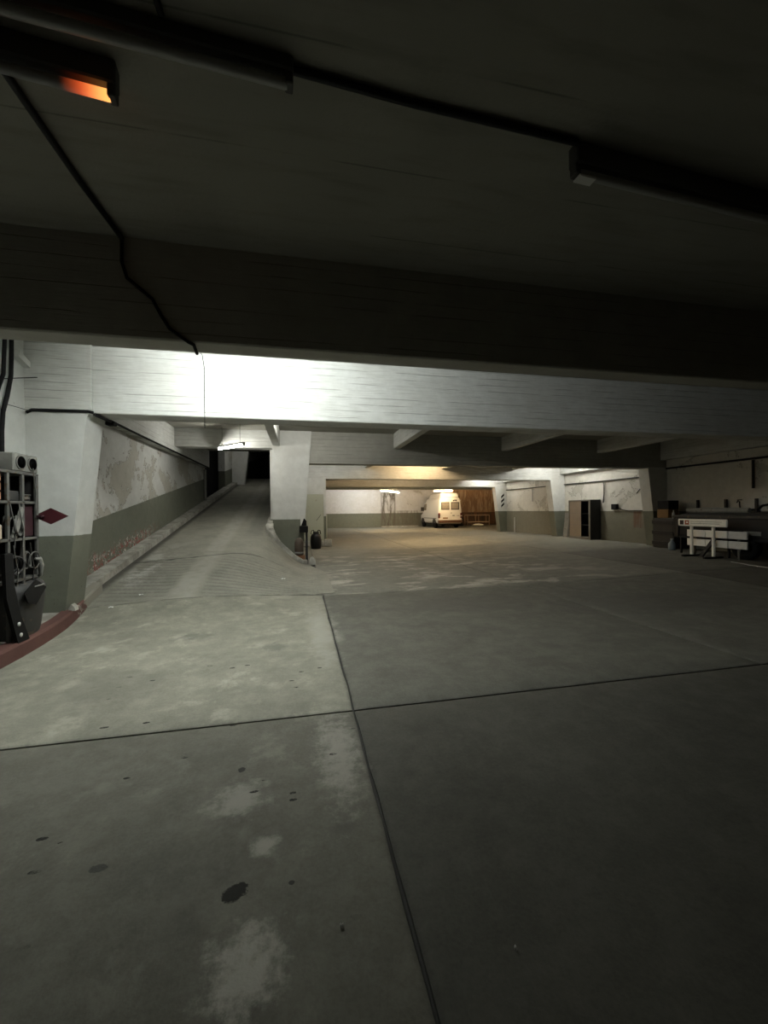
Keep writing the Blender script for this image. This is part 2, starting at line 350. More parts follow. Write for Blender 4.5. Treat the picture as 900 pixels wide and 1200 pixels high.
# ------------------------------------------------------------------ the shape of the ground
def sst(a, b, t):
    t = max(0.0, min(1.0, (t-a)/(b-a))); return t*t*(3-2*t)
def ramp_h(y):
    t = y-5.7
    if t <= 0: return 0.0
    if t < 0.8: return 0.177*t*t/1.6
    if y < 26.0: return 0.177*(t-0.4)
    return 0.177*19.9 + 0.03*(y-26)
def rise(x, y): return 0.15*sst(4, 11, x)*sst(3, 8, y)*(1-0.67*sst(18, 28, y))
def ground(x, y):
    xr = 0.6 - 0.42*sst(7.0, 11.3, y)
    xl = -2.3 + 1.3*sst(6.8, 11.4, y)
    return ramp_h(y)*(1-sst(xl, xr, x)) + rise(x, y)
def hall(x, y): return rise(x, y)
def edge_x(y): return -3.0 - 0.30*sst(4.6, 7.6, y)      # outer edge of the walkway on the left

# ------------------------------------------------------------------ floor: sub-base and cast slabs
fl = struct('floor', MB().box(-3.9, 19.3, -5.3, 35.3, -0.30, -0.03), M['subfloor'], 'worn grey concrete garage floor cast in big slabs', 'floor')
def lin(a, b, step):
    n = max(1, int(round((b-a)/step))); return [a+(b-a)*i/n for i in range(n+1)]
def slab(x0, x1, y0, y1, hf, tint, step=0.22):
    g = 0.009; xs = lin(x0+g, x1-g, step); ys = lin(y0+g, y1-g, step); mb = MB()
    def h(x, y):
        e = min(x-x0, x1-x, y-y0, y1-y)
        return hf(x, y) + 0.004*(mnoise.noise(Vector((x*1.3, y*1.3, 3)))) - (0.006 if e < 0.02 else 0.0)
    def j(v): return 0.007*mnoise.noise(Vector((v*9, v*3, 1.7))) + 0.010*mnoise.noise(Vector((v*2.1, v, 4.2)))
    yy = [ys[0]] + [ys[0]+0.02] + ys[1:-1] + [ys[-1]-0.02, ys[-1]]
    xx = [xs[0]] + [xs[0]+0.02] + xs[1:-1] + [xs[-1]-0.02, xs[-1]]
    def xo(y):
        r = list(xx); r[0] += j(y); r[1] += j(y); r[-1] += j(y+5); r[-2] += j(y+5); return r
    mb.grid(xo, yy, h, 0.12)
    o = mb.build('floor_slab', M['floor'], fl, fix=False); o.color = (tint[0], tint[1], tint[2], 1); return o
YE = [-5.2, -1.2, 3.0, 7.2, 11.4, 15.6, 19.8, 24.0, 28.2, 32.0, 35.0]
for j in range(len(YE)-1):
    y0, y1 = YE[j], YE[j+1]
    if y1 <= 7.3:
        t = (1.18, 1.18, 1.12) if y0 > 2 else (0.62, 0.62, 0.60)  # lit slab paled, near slab darkened: light falloff put into the tint
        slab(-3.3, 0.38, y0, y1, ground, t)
    if 7.0 < y0 < 11.0: xe = [0.38, 4.3, 8.2, 12.6]
    elif y0 >= 11.0: xe = [-0.55, 4.3, 8.2, 12.6]
    else: xe = [0.38, 4.3, 8.2, 12.6]
    for i in range(len(xe)-1):
        q = random.uniform(-0.03, 0.03); b = 0.39 if y0 < 2 else (0.68 if y0 < 7 else 0.95)  # darker right-lane concrete; light falloff toward the viewer also put into the tint
        if i == 2 and y0 < 11: b *= 0.7  # dimmer light on the far right put into the tint too
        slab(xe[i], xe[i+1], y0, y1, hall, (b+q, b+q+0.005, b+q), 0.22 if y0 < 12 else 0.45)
    if y0 >= 23.9: slab(12.6, 19.0, y0, y1, hall, (0.85, 0.85, 0.85), 0.6)

# ramp: grooved apron and upper slabs
rp = struct('ramp_floor', MB().prism([(11.8, -0.3), (40, -0.3), (40, 3.5), (26, 3.3), (11.8, 0.80)], 'x', -3.3, -0.85), M['subfloor'],
            'grooved concrete ramp climbing beside the peeling wall', 'ramp')
def groove(x, y):
    s = y + 0.10*(x+1.4) + 0.05*math.sin(x*1.7) + 0.04*mnoise.noise(Vector((x*0.9, y*0.5, 0)))
    a = max(0.0, math.cos(2*math.pi*s/0.165))**2
    band = 1 - sst(-2.16, -2.10, x)*(1-sst(-1.68, -1.62, x))
    inside = sst(-3.2, -2.95, x)*(1-sst(0.25, 0.5, x))*(1-sst(8.9, 9.35, y))
    wear = 0.8+0.5*mnoise.noise(Vector((x*0.8, y*0.8, 9)))
    return -0.03*a*band*inside*max(0.15, min(1, wear))
def near_edge(x): return 6.62 + 0.70*(x+3.3)/3.9
mb = MB(); rows = 150
xs0 = lin(-3.32, 0.60, 0.075)
def apron_pt(x, t):
    y = near_edge(x) + (9.5-near_edge(x))*t; return Vector((x, y, ground(x, y)+0.014+groove(x, y)))
R_ = [[apron_pt(x, i/rows) for x in xs0] for i in range(rows+1)]; nx = len(xs0)
mb.add([v for r in R_ for v in r], [(j*nx+i, j*nx+i+1, (j+1)*nx+i+1, (j+1)*nx+i) for j in range(rows) for i in range(nx-1)], True)
per = R_[0] + [r[-1] for r in R_[1:]]
mb.add(per+[v-Vector((0, 0, 0.14)) for v in per], [(i, len(per)+i, len(per)+i+1, i+1) for i in range(len(per)-1)])
mb.build('grooved_slab', M['ramp'], rp, fix=False)
def xr_mid(y): return 0.60 - 0.35*sst(9.5, 11.4, y) if y < 11.45 else -0.85
mb = MB(); mb.grid(lambda y: lin(-3.32, xr_mid(y), 0.11)[:0] or [-3.32+(xr_mid(y)+3.32)*i/30 for i in range(31)], lin(9.515, 11.44, 0.1), lambda x, y: ground(x, y)+0.014, 0.2)
mb.build('ramp_slab', M['ramp'], rp, fix=False)
for a, b in ((11.44, 16.0), (16.015, 26.0), (26.015, 40.0)):
    mb = MB(); mb.grid(lambda y: [-3.32+(2.47)*i/10 for i in range(11)], lin(a, b, 0.4), lambda x, y: ramp_h(y)+0.014, 0.2)
    mb.build('ramp_slab', M['ramp'], rp, fix=False)

# walkway and kerbs on the left
def swept(name, ys, sect, mat, label, cat, smooth=False):
    mb = MB(); mb.loft([[Vector(p) for p in sect(y)] for y in ys], True, smooth); return struct(name, mb, mat, label, cat)
def wn(y, a=0.012): return a*mnoise.noise(Vector((y*1.3, 2, 5)))
swept('sidewalk', lin(-5, 39, 0.4), lambda y: [(-3.6, y, -0.1), (edge_x(y), y, -0.1), (edge_x(y), y, ramp_h(y)+0.145+wn(y)), (-3.6, y, ramp_h(y)+0.15)], M['kerb'],
      'raised concrete walkway running along the peeling wall beside the ramp', 'walkway')
swept('kerb_red', lin(-5, 7.3, 0.3), lambda y: [(edge_x(y)+0.002, y, ramp_h(y)-0.05), (edge_x(y)+0.15, y, ramp_h(y)-0.05), (edge_x(y)+0.135+wn(y*2), y, ramp_h(y)+0.13), (edge_x(y)+0.115, y, ramp_h(y)+0.16+wn(y)), (edge_x(y)+0.002, y, ramp_h(y)+0.165+wn(y))],
      M['red_kerb'], 'faded red painted kerb edging the walkway', 'kerb')
kp = [(-0.95, 15.5), (-0.95, 13.5), (-0.96, 12.3), (-0.96, 11.5), (-0.90, 11.15), (-0.70, 10.98), (-0.40, 11.02), (-0.12, 11.14), (0.10, 11.27), (0.20, 11.42)]
rings = []
for i, (x, y) in enumerate(kp):
    a = Vector(kp[max(i-1, 0)]); b = Vector(kp[min(i+1, len(kp)-1)]); d = (b-a).normalized(); nrm = Vector((-d.y, d.x))   # inward (towards pillar)
    if (Vector((-0.4, 12.5))-Vector((x, y))).dot(nrm) < 0: nrm = -nrm
    zo = ramp_h(y) if y > 11.45 else ground(x, y)
    q = Vector((x, y))+nrm*0.22
    top = zo+0.17 - 0.03*sst(-0.1, 0.2, x)
    rings.append([Vector((x, y, zo-0.3)), Vector((x+nrm.x*0.015, y+nrm.y*0.015, top-0.02)), Vector((x+nrm.x*0.04, y+nrm.y*0.04, top)), Vector((q.x, q.y, top)), Vector((q.x, q.y, zo-0.3))])
struct('kerb_pillar', MB().loft(rings, True, False), M['kerb'], 'rounded concrete kerb wrapping the foot of the pillar beside the ramp', 'kerb')

# ------------------------------------------------------------------ walls
CEIL, CEIL_N, BOT = 3.79, 3.65, 2.87
struct('wall_left', MB().box(-3.85, -3.55, -5.3, 6.4, -0.3, CEIL+0.3), M['col_left'], 'white wall with green lower band behind the storage rack', 'wall')
mb = MB(); mb.box(-3.85, -3.55, 6.4, 16.4, -0.3, CEIL+0.3); mb.box(-3.85, -3.55, 20.6, 40.3, 0, 7.2); mb.box(-3.85, -3.55, 16.4, 20.6, 5.2, 7.2); mb.box(-3.85, -3.55, 16.4, 20.6, -0.3, 1.9)
struct('wall_ramp_left', mb, M['ramp_wall'], 'peeling white and green wall rising along the ramp', 'wall')
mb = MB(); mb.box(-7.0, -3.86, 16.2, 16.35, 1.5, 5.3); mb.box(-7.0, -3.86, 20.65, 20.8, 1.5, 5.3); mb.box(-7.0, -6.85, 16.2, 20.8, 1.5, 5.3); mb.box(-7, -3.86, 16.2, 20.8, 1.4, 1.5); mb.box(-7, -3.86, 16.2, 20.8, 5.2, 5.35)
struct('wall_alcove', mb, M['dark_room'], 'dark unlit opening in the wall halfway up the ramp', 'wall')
struct('wall_right', MB().box(12.6, 12.9, -5.3, 23.3, -0.3, CEIL+0.2), M['right_wall'], 'stained white and green garage wall behind the cabinet', 'wall')
struct('wall_return', MB().box(12.9, 19.3, 23.0, 23.3, -0.3, CEIL+0.2), M['plain_white'], 'short return wall where the hall widens behind the striped column', 'wall')
struct('wall_recess', MB().box(19.0, 19.3, 23.3, 35.3, -0.3, CEIL+0.2), M['recess_wall'], 'stained side wall of the recess beyond the van', 'wall')
struct('wall_back', MB().box(-0.85, 12.9, 35.0, 35.3, -0.3, CEIL+0.2), M['back_wall'], 'far white wall with green lower band behind the van', 'wall')
struct('wall_brown', MB().box(12.9, 19.0, 35.0, 35.3, -0.3, CEIL+0.2), M['recess_wall'], 'brown stained wall beside the van', 'wall')
struct('wall_front', MB().box(-3.85, 12.9, -5.6, -5.3, -0.3, CEIL), M['ceil'], 'bare concrete wall closing the garage behind the viewer', 'wall')
mb = MB(); mb.box(-0.85, -0.56, 12.15, 35.0, -0.3, CEIL); mb.box(-0.85, -0.56, 12.15, 40.3, CEIL, 7.2)
struct('wall_ramp', mb, M['pillar'], 'dividing wall between the ramp and the parking hall', 'wall')
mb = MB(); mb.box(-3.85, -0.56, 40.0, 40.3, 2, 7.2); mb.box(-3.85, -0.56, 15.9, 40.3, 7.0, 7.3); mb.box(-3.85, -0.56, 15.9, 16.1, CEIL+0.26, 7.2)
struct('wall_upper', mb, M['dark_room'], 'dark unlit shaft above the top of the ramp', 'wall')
# ceilings
struct('ceiling', MB().box(-3.85, 12.9, -5.6, 3.48, CEIL_N, CEIL_N+0.3), M['ceil'], 'bare dark concrete ceiling overhead', 'ceiling')
mb = MB(); mb.box(-3.85, -0.7, 3.48, 16.0, CEIL, CEIL+0.25); mb.box(-0.7, 19.3, 3.48, 35.3, CEIL, CEIL+0.25)
struct('ceiling_hall', mb, M['ceil'], 'concrete ceiling between the white beams of the hall', 'ceiling')

# ------------------------------------------------------------------ beams and joists
def beam(y0, y1, x0, x1, bot, label, mat='beam_white', top=CEIL):
    return struct('beam', MB().cbox(x0, x1, y0, y1, bot, top+0.02, 0.012), M[mat], label, 'beam')
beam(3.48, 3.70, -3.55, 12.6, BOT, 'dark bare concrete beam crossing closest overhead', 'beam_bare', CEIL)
beam(6.20, 6.60, -3.55, 12.6, BOT, 'brightly lit white board-marked beam above the ramp entrance')
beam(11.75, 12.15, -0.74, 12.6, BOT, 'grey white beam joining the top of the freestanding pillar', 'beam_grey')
beam(11.75, 12.15, -3.55, -0.74, 3.29, 'shallow white beam crossing over the ramp above the lamp')
beam(17.30, 17.70, -0.56, 12.6, BOT, 'white beam with a warm glow above the pale green panel')
beam(22.90, 23.30, -0.56, 12.6, BOT, 'distant white beam ending at the striped column')
beam(28.40, 28.80, -0.56, 19.0, 3.0, 'farthest visible beam carrying the two rear tube lamps')
SP = [('joist', 6.6, 11.75), ('joist', 12.15, 17.3), ('joist', 17.7, 22.9), ('joist', 23.3, 28.4)]
bays = ['behind the bright beam', 'behind the pillar beam', 'behind the warm lit beam', 'near the rear lamps']
nth = ['over the ramp edge', 'second from the ramp', 'third from the ramp', 'closest to the cabinet wall']
for b, (nm, y0, y1) in enumerate(SP):
    for i, x in enumerate((-0.74, 2.77, 6.30, 9.80)):
        if i == 0 and b > 0: continue
        struct('beam_joist', MB().cbox(x, x+0.2, y0-0.01, y1+0.01, 3.35, CEIL+0.01, 0.012), M['beam_white'], 'short white ceiling joist %s, %s' % (bays[b], nth[i]), 'joist')
struct('beam_edge', MB().cbox(-3.55, -3.30, 6.6, 16.0, 3.15, CEIL+0.01, 0.012), M['beam_white'], 'white edge beam running up the ramp along the peeling wall', 'beam')
struct('beam_wall_edge', MB().cbox(12.35, 12.6, 3.7, 22.9, 3.15, CEIL+0.01, 0.012), M['beam_white'], 'edge beam along the top of the stained cabinet wall', 'beam')

# ------------------------------------------------------------------ columns (wider at the top)
def column(y0, y1, pts, mat, label):
    return struct('column', MB().prism(pts, 'y', y0, y1), M[mat], label, 'column')
cl = column(6.165, 6.64, [(-3.56, 0.0), (-3.13, 0.0), (-2.83, 2.80), (-2.78, 2.89), (-2.76, CEIL), (-3.56, CEIL)], 'col_left', 'tapered white and green wall column beside the ramp entrance')
MB().cbox(-3.56, -2.762, 6.155, 6.2, 2.90, CEIL, 0.006).build('column_head', M['beam_white'], cl)
pillar = struct('pillar', MB().prism([(-0.76, -0.2), (0.02, -0.2), (0.27, 2.88), (0.34, CEIL), (-0.76, CEIL)], 'y', 11.72, 12.18), M['pillar'], 'white freestanding pillar with green base at the ramp side', 'pillar')
column(17.28, 17.72, [(-0.56, -0.2), (1.08, -0.2), (1.08, BOT+0.02), (-0.56, BOT+0.02)], 'pillar', 'white wall pier behind the pale green panel')
RC = [(12.62, -0.2), (12.2, -0.2), (11.82, BOT+0.03), (12.62, BOT+0.03)]
column(11.74, 12.16, RC, 'right_col', 'tapered column in shadow beside the stacked boxes')
column(17.29, 17.71, RC, 'right_col', 'tapered white and green column beyond the metal cabinet')
sc_ = column(22.89, 23.31, RC, 'right_col', 'distant tapered column marked with black diagonal stripes')
for zz in (2.28, 2.00, 1.72):
    MB().prism([(12.22, zz-0.12), (12.42, zz+0.06), (12.42, zz+0.20), (12.22, zz+0.02)], 'y', 22.880, 22.889).build('stripe', M['black'], sc_)
column(28.39, 28.81, [(12.5, -0.2), (12.9, -0.2), (12.9, BOT+0.03), (12.5, BOT+0.03)][:0] or [(18.6, -0.2), (19.02, -0.2), (19.02, BOT+0.03), (18.2, BOT+0.03)], 'right_col', 'hidden column at the far end of the recess')
column(22.7, 23.1, [(-3.56, 2.5), (-2.98, 2.5), (-2.62, 5.5), (-3.56, 5.5)], 'plain_white', 'white tapered column at the top of the ramp')
# concrete footings
tag(MB().cbox(0.985, 1.30, 17.0, 17.27, 0, 0.30, 0.02).build('footing', M['kerb']), 'low concrete block at the foot of the pale green panel', 'block')
tag(MB().cbox(6.9, 10.2, 34.0, 34.2, 0, 0.13, 0.02).build('wheel_stop', M['kerb']), 'low white concrete strip along the foot of the far wall', 'kerb')

# ------------------------------------------------------------------ lamps
def lamp(name, a, b, colr, st, label, hang=0.0, body='fixture', lit=True, tubes=1, base_h=0.035, group='tube lamps'):
    a = Vector(a); b = Vector(b); d = b-a; ln = d.length
    e = empty('tube_lamp', (a+b)/2)
    e.rotation_mode = 'QUATERNION'; xax = d.normalized(); yax = Vector((0, 0, 1)).cross(xax).normalized(); zax = xax.cross(yax)
    e.rotation_quaternion = Matrix((xax, yax, zax)).transposed().to_quaternion()
    tag(e, label, 'lamp', group)
    h = ln/2
    MB().cbox(-h, h, -0.04, 0.04, 0.035, 0.045+base_h, 0.008).build('housing', M[body], e)
    for s in (-1, 1): MB().cbox(s*(h-0.02)-0.018, s*(h-0.02)+0.018, -0.03, 0.03, -0.02, 0.05, 0.005).build('lamp_holder', M[body], e)
    tm = emit('tube_light_'+name, colr, st) if lit else M['tube_off']
    for t in range(tubes):
        oy = 0 if tubes == 1 else (-0.03 + 0.06*t)
        MB().tube([(-h+0.03, oy, 0.0), (h-0.03, oy, 0.0)], 0.024, 10).build('tube', tm, e)
    if hang > 0:
        for s in (-1, 1): MB().tube([(s*h*0.7, 0, 0.045+base_h), (s*h*0.7, 0, 0.045+base_h+hang)], 0.005, 6).build('hanger', M['black'], e)
    return e
lamp('bay', (-1.55, 4.75, 3.66), (-0.35, 3.97, 3.66), COOL, LIT['bay'], 'lit tube lamp hidden between the two closest beams', hang=0.03)
lamp('second', (-0.40, 9.1, 3.66), (0.8, 9.1, 3.66), NEUT, LIT['second'], 'tube lamp hidden behind the bright board-marked beam', hang=0.03)  # added unseen fill that brightens the pillar front
lamp('ramp', (-2.16, 11.62, 3.21), (-1.39, 10.80, 3.21), NEUT, LIT['ramp'], 'lit tube lamp hanging over the ramp', hang=0.5)
lamp('rear1', (5.72, 28.6, 2.93), (7.14, 28.6, 2.78), WARM, LIT['rear1'], 'tilted warm tube lamp hanging in front of the far wall', hang=0.06)
lamp('rear2', (9.78, 28.6, 2.915), (11.3, 28.6, 2.915), WARM, LIT['rear2'], 'warm tube lamp glowing just above the van', hang=0.01)
lamp('warm', (4.5, 15.9, 3.66), (5.9, 15.9, 3.66), WARM, LIT['warm'], 'warm tube lamp hidden behind the pillar beam', hang=0.03)
lamp('right', (10.6, 15.5, 3.66), (11.9, 15.5, 3.66), NEUT, LIT['right'], 'tube lamp hidden behind the pillar beam near the cabinet', hang=0.03)
lamp('back', (4.6, 31.6, 3.60), (6.0, 31.6, 3.60), COOL, LIT['back'], 'cool tube lamp hidden behind the farthest beam', hang=0.09)
lamp('mid', (10.3, 22.0, 3.66), (11.6, 22.0, 3.66), NEUT, LIT['mid'], 'tube lamp hidden in front of the striped column', hang=0.03)
lamp('third', (0.7, 14.6, 3.66), (2.0, 14.6, 3.66), NEUT, LIT['third'], 'tube lamp hidden behind the pillar beam near the pale green panel', hang=0.03)
lamp('top', (-2.7, 20.2, 5.6), (-1.6, 20.2, 5.6), NEUT, LIT['top'], 'tube lamp hidden in the shaft above the ramp', hang=1.3)
lamp('mid2', (5.5, 18.4, 3.66), (6.9, 18.4, 3.66), WARM, LIT['mid2'], 'warm tube lamp hidden behind the warm lit beam', hang=0.03)
lamp('recess', (14.6, 31.2, 3.66), (16.0, 31.2, 3.66), WARM, LIT['recess'], 'added warm tube lamp hidden in the recess by the brown wall', hang=0.03)  # added out of view to lift the brown wall
# dead lamps on the closest ceiling
dl = lamp('dead1', (-2.1, 2.02, 3.50), (-0.84, 2.16, 3.50), WARM, 0, 'failing tube lamp with an orange glowing end', body='fixture_dark', lit=False, base_h=0.105, group='unlit ceiling lamps')
k = NT('glowing_tube_end', 0.4); p = k.objc(); x, y, z = k.sep(p)
k.color((0.3, 0.3, 0.3)); k.put(k.b.inputs['Emission Color'], k.mix(k.ss(x, 0.47, 0.60), (1.0, 0.13, 0.03), (1.0, 0.42, 0.10)))
k.put(k.b.inputs['Emission Strength'], k.ss(x, 0.40, 0.60, 0.0, 1.5))
for ch in dl.children:
    if ch.name.startswith('tube'): ch.data.materials[0] = k.mat
lamp('dead2', (-1.25, 1.90, 3.545), (-0.01, 1.98, 3.545), WARM, 0, 'unlit tube lamp joined to the ceiling conduit', body='fixture_dark', lit=False, base_h=0.06, group='unlit ceiling lamps')
d3 = lamp('dead3', (1.60, 2.10, 3.49), (3.45, 2.20, 3.49), WARM, 0, 'unlit tube lamp with pale end at the dark ceiling edge', body='fixture_dark', lit=False, base_h=0.115, group='unlit ceiling lamps')

MB().cbox(-0.90, -0.78, -0.03, 0.03, -0.035, -0.021, 0.004).build('pale_cap', M['fixture'], d3)

# ------------------------------------------------------------------ conduits, cables and wires
def cable(name, pts, r, mat, label, cat, n=8):
    return tag(MB().tube(pts, r, n).build(name, M[mat]), label, cat)
cable('conduit', [(-0.01, 1.99, 3.628), (0.6, 2.03, 3.628), (1.60, 2.06, 3.628)], 0.018, 'black_metal', 'black conduit on the ceiling linking two unlit lamps', 'conduit')
cable('conduit', [(-1.37, 2.20, 3.628), (-1.36, 2.9, 3.628), (-1.33, 3.46, 3.628)], 0.02, 'black_metal', 'black conduit running from the glowing lamp to the beam', 'conduit')
cable('conduit', [(-0.60, 0.9, 3.63), (-0.58, 1.4, 3.63), (-0.56, 1.88, 3.63)], 0.015, 'black_metal', 'thin conduit on the dark ceiling reaching the unlit lamp', 'conduit')
cable('cable', [(-1.33, 3.46, 3.62), (-1.335, 3.466, 3.45), (-1.30, 3.466, 3.33), (-1.12, 3.466, 3.18), (-1.06, 3.466, 3.06), (-1.0, 3.466, 2.96), (-0.86, 3.466, 2.86), (-0.83, 3.50, 2.855), (-0.85, 3.69, 2.855)], 0.013, 'black', 'black cable sagging diagonally over the dark beam', 'cable')
cable('wire', [(-0.85, 3.70, 2.86), (-0.93, 4.1, 3.05), (-0.985, 4.5, 3.14), (-0.99, 4.6, 3.05), (-0.99, 4.6, 2.40)], 0.0035, 'black', 'thin wire dangling before the bright white beam', 'wire', 6)
cable('cable', [(-3.50, 5.74, 3.78), (-3.50, 5.72, 3.50), (-3.50, 5.70, 3.2), (-3.50, 5.62, 3.02), (-3.50, 5.54, 2.8), (-3.50, 5.5, 2.2), (-3.5, 5.5, 1.6)], 0.022, 'black', 'thick black cable bending out of view down the wall', 'cable')
cable('cable', [(-3.50, 5.85, 3.78), (-3.50, 5.845, 3.5), (-3.50, 5.83, 3.22), (-3.50, 5.76, 2.95), (-3.50, 5.685, 2.74), (-3.50, 5.66, 2.5), (-3.50, 5.655, 2.1), (-3.5, 5.65, 1.3)], 0.024, 'black', 'thick black cable dropping past the grey box', 'cable')
cable('wire', [(-3.50, 5.55, 3.08), (-3.49, 5.75, 3.16), (-3.40, 6.155, 3.31)], 0.006, 'black', 'thin wire stretched between the cables and the beam', 'wire', 6)
cable('wire', [(-3.50, 5.68, 2.84), (-3.49, 5.9, 2.85), (-3.48, 6.15, 2.86)], 0.004, 'black', 'thin wire dropping to the column top', 'wire', 6)
cable('cable', [(-3.52, 6.145, 2.84), (-3.46, 6.145, 2.875), (-3.2, 6.145, 2.875), (-2.95, 6.145, 2.88), (-2.80, 6.145, 2.88), (-2.74, 6.145, 2.865)], 0.02, 'black', 'black cable clipped across the head of the tapered column', 'cable')
cable('cable', [(-2.73, 6.17, 2.845), (-2.72, 6.64, 2.845), (-2.95, 6.9, 2.98), (-3.25, 7.5, 3.125), (-3.28, 9, 3.13), (-3.28, 12, 3.13), (-3.28, 15.9, 3.13)], 0.022, 'black', 'black cable following the edge beam up the ramp', 'cable')
tag(MB().cbox(-2.80, -2.68, 6.62, 6.74, 2.80, 2.86, 0.01).build('junction_box', M['black']), 'small black junction box under the bright beam by the column', 'box')
cable('pipe', [(-3.50, 16.2, ramp_h(16.2)+0.15), (-3.50, 16.2, 2.9), (-3.50, 16.2, 3.1)], 0.05, 'mid_grey', 'grey vertical pipe on the wall up the ramp', 'pipe')
cable('pipe', [(12.55, 3.9, 2.87), (12.55, 8.6, 2.86), (12.55, 11.72, 2.86)], 0.03, 'black_metal', 'dark pipe along the shadowed wall above the trailer', 'pipe')
cable('pipe', [(12.55, 12.2, 2.66), (12.55, 14.6, 2.64), (12.55, 17.27, 2.66)], 0.024, 'dark_grey', 'dark pipe along the wall above the metal cabinet', 'pipe')
cable('pipe', [(12.55, 17.75, 2.66), (12.55, 20, 2.66), (12.55, 22.87, 2.68)], 0.024, 'dark_grey', 'dark pipe on the far wall between the last two columns', 'pipe')
cable('pipe', [(12.55, 14.66, 2.60), (12.55, 14.66, 2.1), (12.54, 14.7, 1.72)], 0.022, 'dark_grey', 'pipe dropping down the wall beside the metal cabinet', 'pipe')
cable('pipe', [(12.55, 19.98, 2.62), (12.55, 19.98, 1.9)], 0.018, 'dark_grey', 'short pipe dropping on the far wall before the stripes', 'pipe')
cable('pipe', [(12.55, 8.97, 2.82), (12.55, 8.97, 2.02)], 0.035, 'black_metal', 'short dark pipe dropping above the trailer', 'pipe')
bx = empty('socket_box', (12.56, 14.07, 1.55)); tag(bx, 'small black socket box on the stained wall beside the cabinet', 'box')
MB().cbox(-0.07, 0.04, -0.15, 0.15, -0.11, 0.11, 0.015).build('case', M['black'], bx); MB().cbox(-0.082, -0.07, -0.11, 0.11, -0.08, 0.08, 0.004).build('lid', M['black_metal'], bx)
cable('cable', [(12.56, 13.9, 1.5), (12.56, 13.7, 1.42), (12.56, 13.4, 1.385), (12.56, 12.8, 1.39), (12.56, 12.2, 1.40)], 0.016, 'black', 'black cable trailing from the socket box along the green edge', 'cable')
cable('cable', [(12.57, 13.0, 2.06), (12.56, 12.85, 2.2), (12.57, 12.55, 2.27), (12.57, 12.35, 2.25)], 0.018, 'dark_grey', 'curved cable end high on the wall by the shadowed column', 'cable')
# broken concrete stub on the left wall
tag(MB().prism([(5.93, 3.50), (6.165, 3.42), (6.165, 3.50), (5.95, 3.58)], 'x', -3.56, -3.47).build('bracket', M['plain_white']), 'small slanted concrete bracket high in the corner beside the column', 'bracket')

# ------------------------------------------------------------------ things by the left wall
WZ = 0.15
rk = empty('storage_rack', (-3.22, 4.75, WZ)); tag(rk, 'grey metal storage rack crammed with junk against the wall', 'rack')
def loc_box(x0, x1, y0, y1, z0, z1, name, mat, par, b=0.004): return MB().cbox(x0, x1, y0, y1, z0, z1, b).build(name, M[mat], par)
# local: x -0.24..0.26, y -0.60..0.62
for yy in (-0.60, -0.12, 0.13, 0.36, 0.60):
    for xx in (-0.22, 0.24): loc_box(xx-0.015, xx+0.015, yy-0.018, yy+0.018, 0, 1.80, 'post', 'rack_grey', rk)
for zz in (0.62, 1.06, 1.46, 1.78): loc_box(-0.235, 0.255, -0.62, 0.62, zz, zz+0.03, 'shelf', 'rack_grey', rk)
loc_box(-0.25, -0.237, -0.62, 0.62, 0.5, 1.80, 'back_panel', 'cab_dark', rk)
loc_box(-0.235, 0.22, 0.605, 0.62, 0.5, 1.78, 'side_panel', 'cab_dark', rk)
RT = WZ+1.81
bxg = empty('twin_socket_box', (-3.12, 5.17, RT)); tag(bxg, 'grey box with two round black holes on top of the rack', 'box')
MB().cbox(-0.15, 0.15, -0.20, 0.20, 0.0, 0.20, 0.012).build('body', M['box_grey'], bxg)
for yy in (-0.095, 0.095):
    Mr = Matrix.Translation((0.150, yy, 0.10)) @ Matrix.Rotation(math.pi/2, 4, 'Y')
    MB().lathe([(0.078, -0.01), (0.078, 0.010), (0.066, 0.012), (0.064, 0.004)], 0, 0, 24, Mr).build('rim', M['rack_grey'], bxg)
    MB().lathe([(0.064, 0.0), (0.064, 0.0135)], 0, 0, 24, Mr).build('hole_shade', M['hole_shade'], bxg)  # flat black disc standing in for shade inside the round opening
tag(MB().cbox(-3.36, -3.10, 4.80, 4.95, RT, RT+0.11, 0.01).build('tool_case', M['dark_grey']), 'small dark case beside the grey box with round holes', 'case')
cr = empty('wooden_crate', (-3.05, 4.70, RT-0.02)); tag(cr, 'reddish wooden crate at the near end of the rack', 'crate')
cr.location = (-3.13, 4.54, WZ+1.495)
for zz in (0.0, 0.095, 0.19):
    loc_box(0.14, 0.16, -0.24, 0.24, zz, zz+0.08, 'slat', 'wood', cr)
loc_box(-0.18, 0.139, -0.24, 0.24, 0, 0.25, 'body', 'wood', cr)
tag(MB().cbox(-2.972, -2.967, 4.66, 4.74, WZ+1.56, WZ+1.66, 0.001).build('paper_label', M['paper']), 'white paper label on the reddish wooden crate', 'label')
# coils and bits stored on the shelves
def coil(c, r, tr, turns, mat, label, tilt=0.0, seed=1):
    rnd = random.Random(seed); pts = []
    Mx = Matrix.Translation(c) @ Matrix.Rotation(tilt, 4, 'Z') @ Matrix.Rotation(math.pi/2, 4, 'Y')
    for i in range(int(turns*18)+1):
        t = 2*math.pi*i/18; rr = r*(1+0.08*math.sin(t*0.37+seed)); pts.append(Mx @ Vector((rr*math.cos(t), rr*math.sin(t), 0.012*math.sin(t*0.21+seed)*turns + 0.02*math.sin(t*0.5))))
    return tag(MB().tube(pts, tr, 6).build('cable_coil', M[mat]), label, 'coil')
coil((-3.00, 5.01, WZ+1.22), 0.105, 0.009, 4.3, 'rack_grey', 'tangled grey cable coil on the middle shelf of the rack', 0.3, 3)
coil((-3.03, 5.01, WZ+0.80), 0.10, 0.011, 3.2, 'dark_grey', 'dark cable coil on the lower shelf of the rack', -0.2, 5)
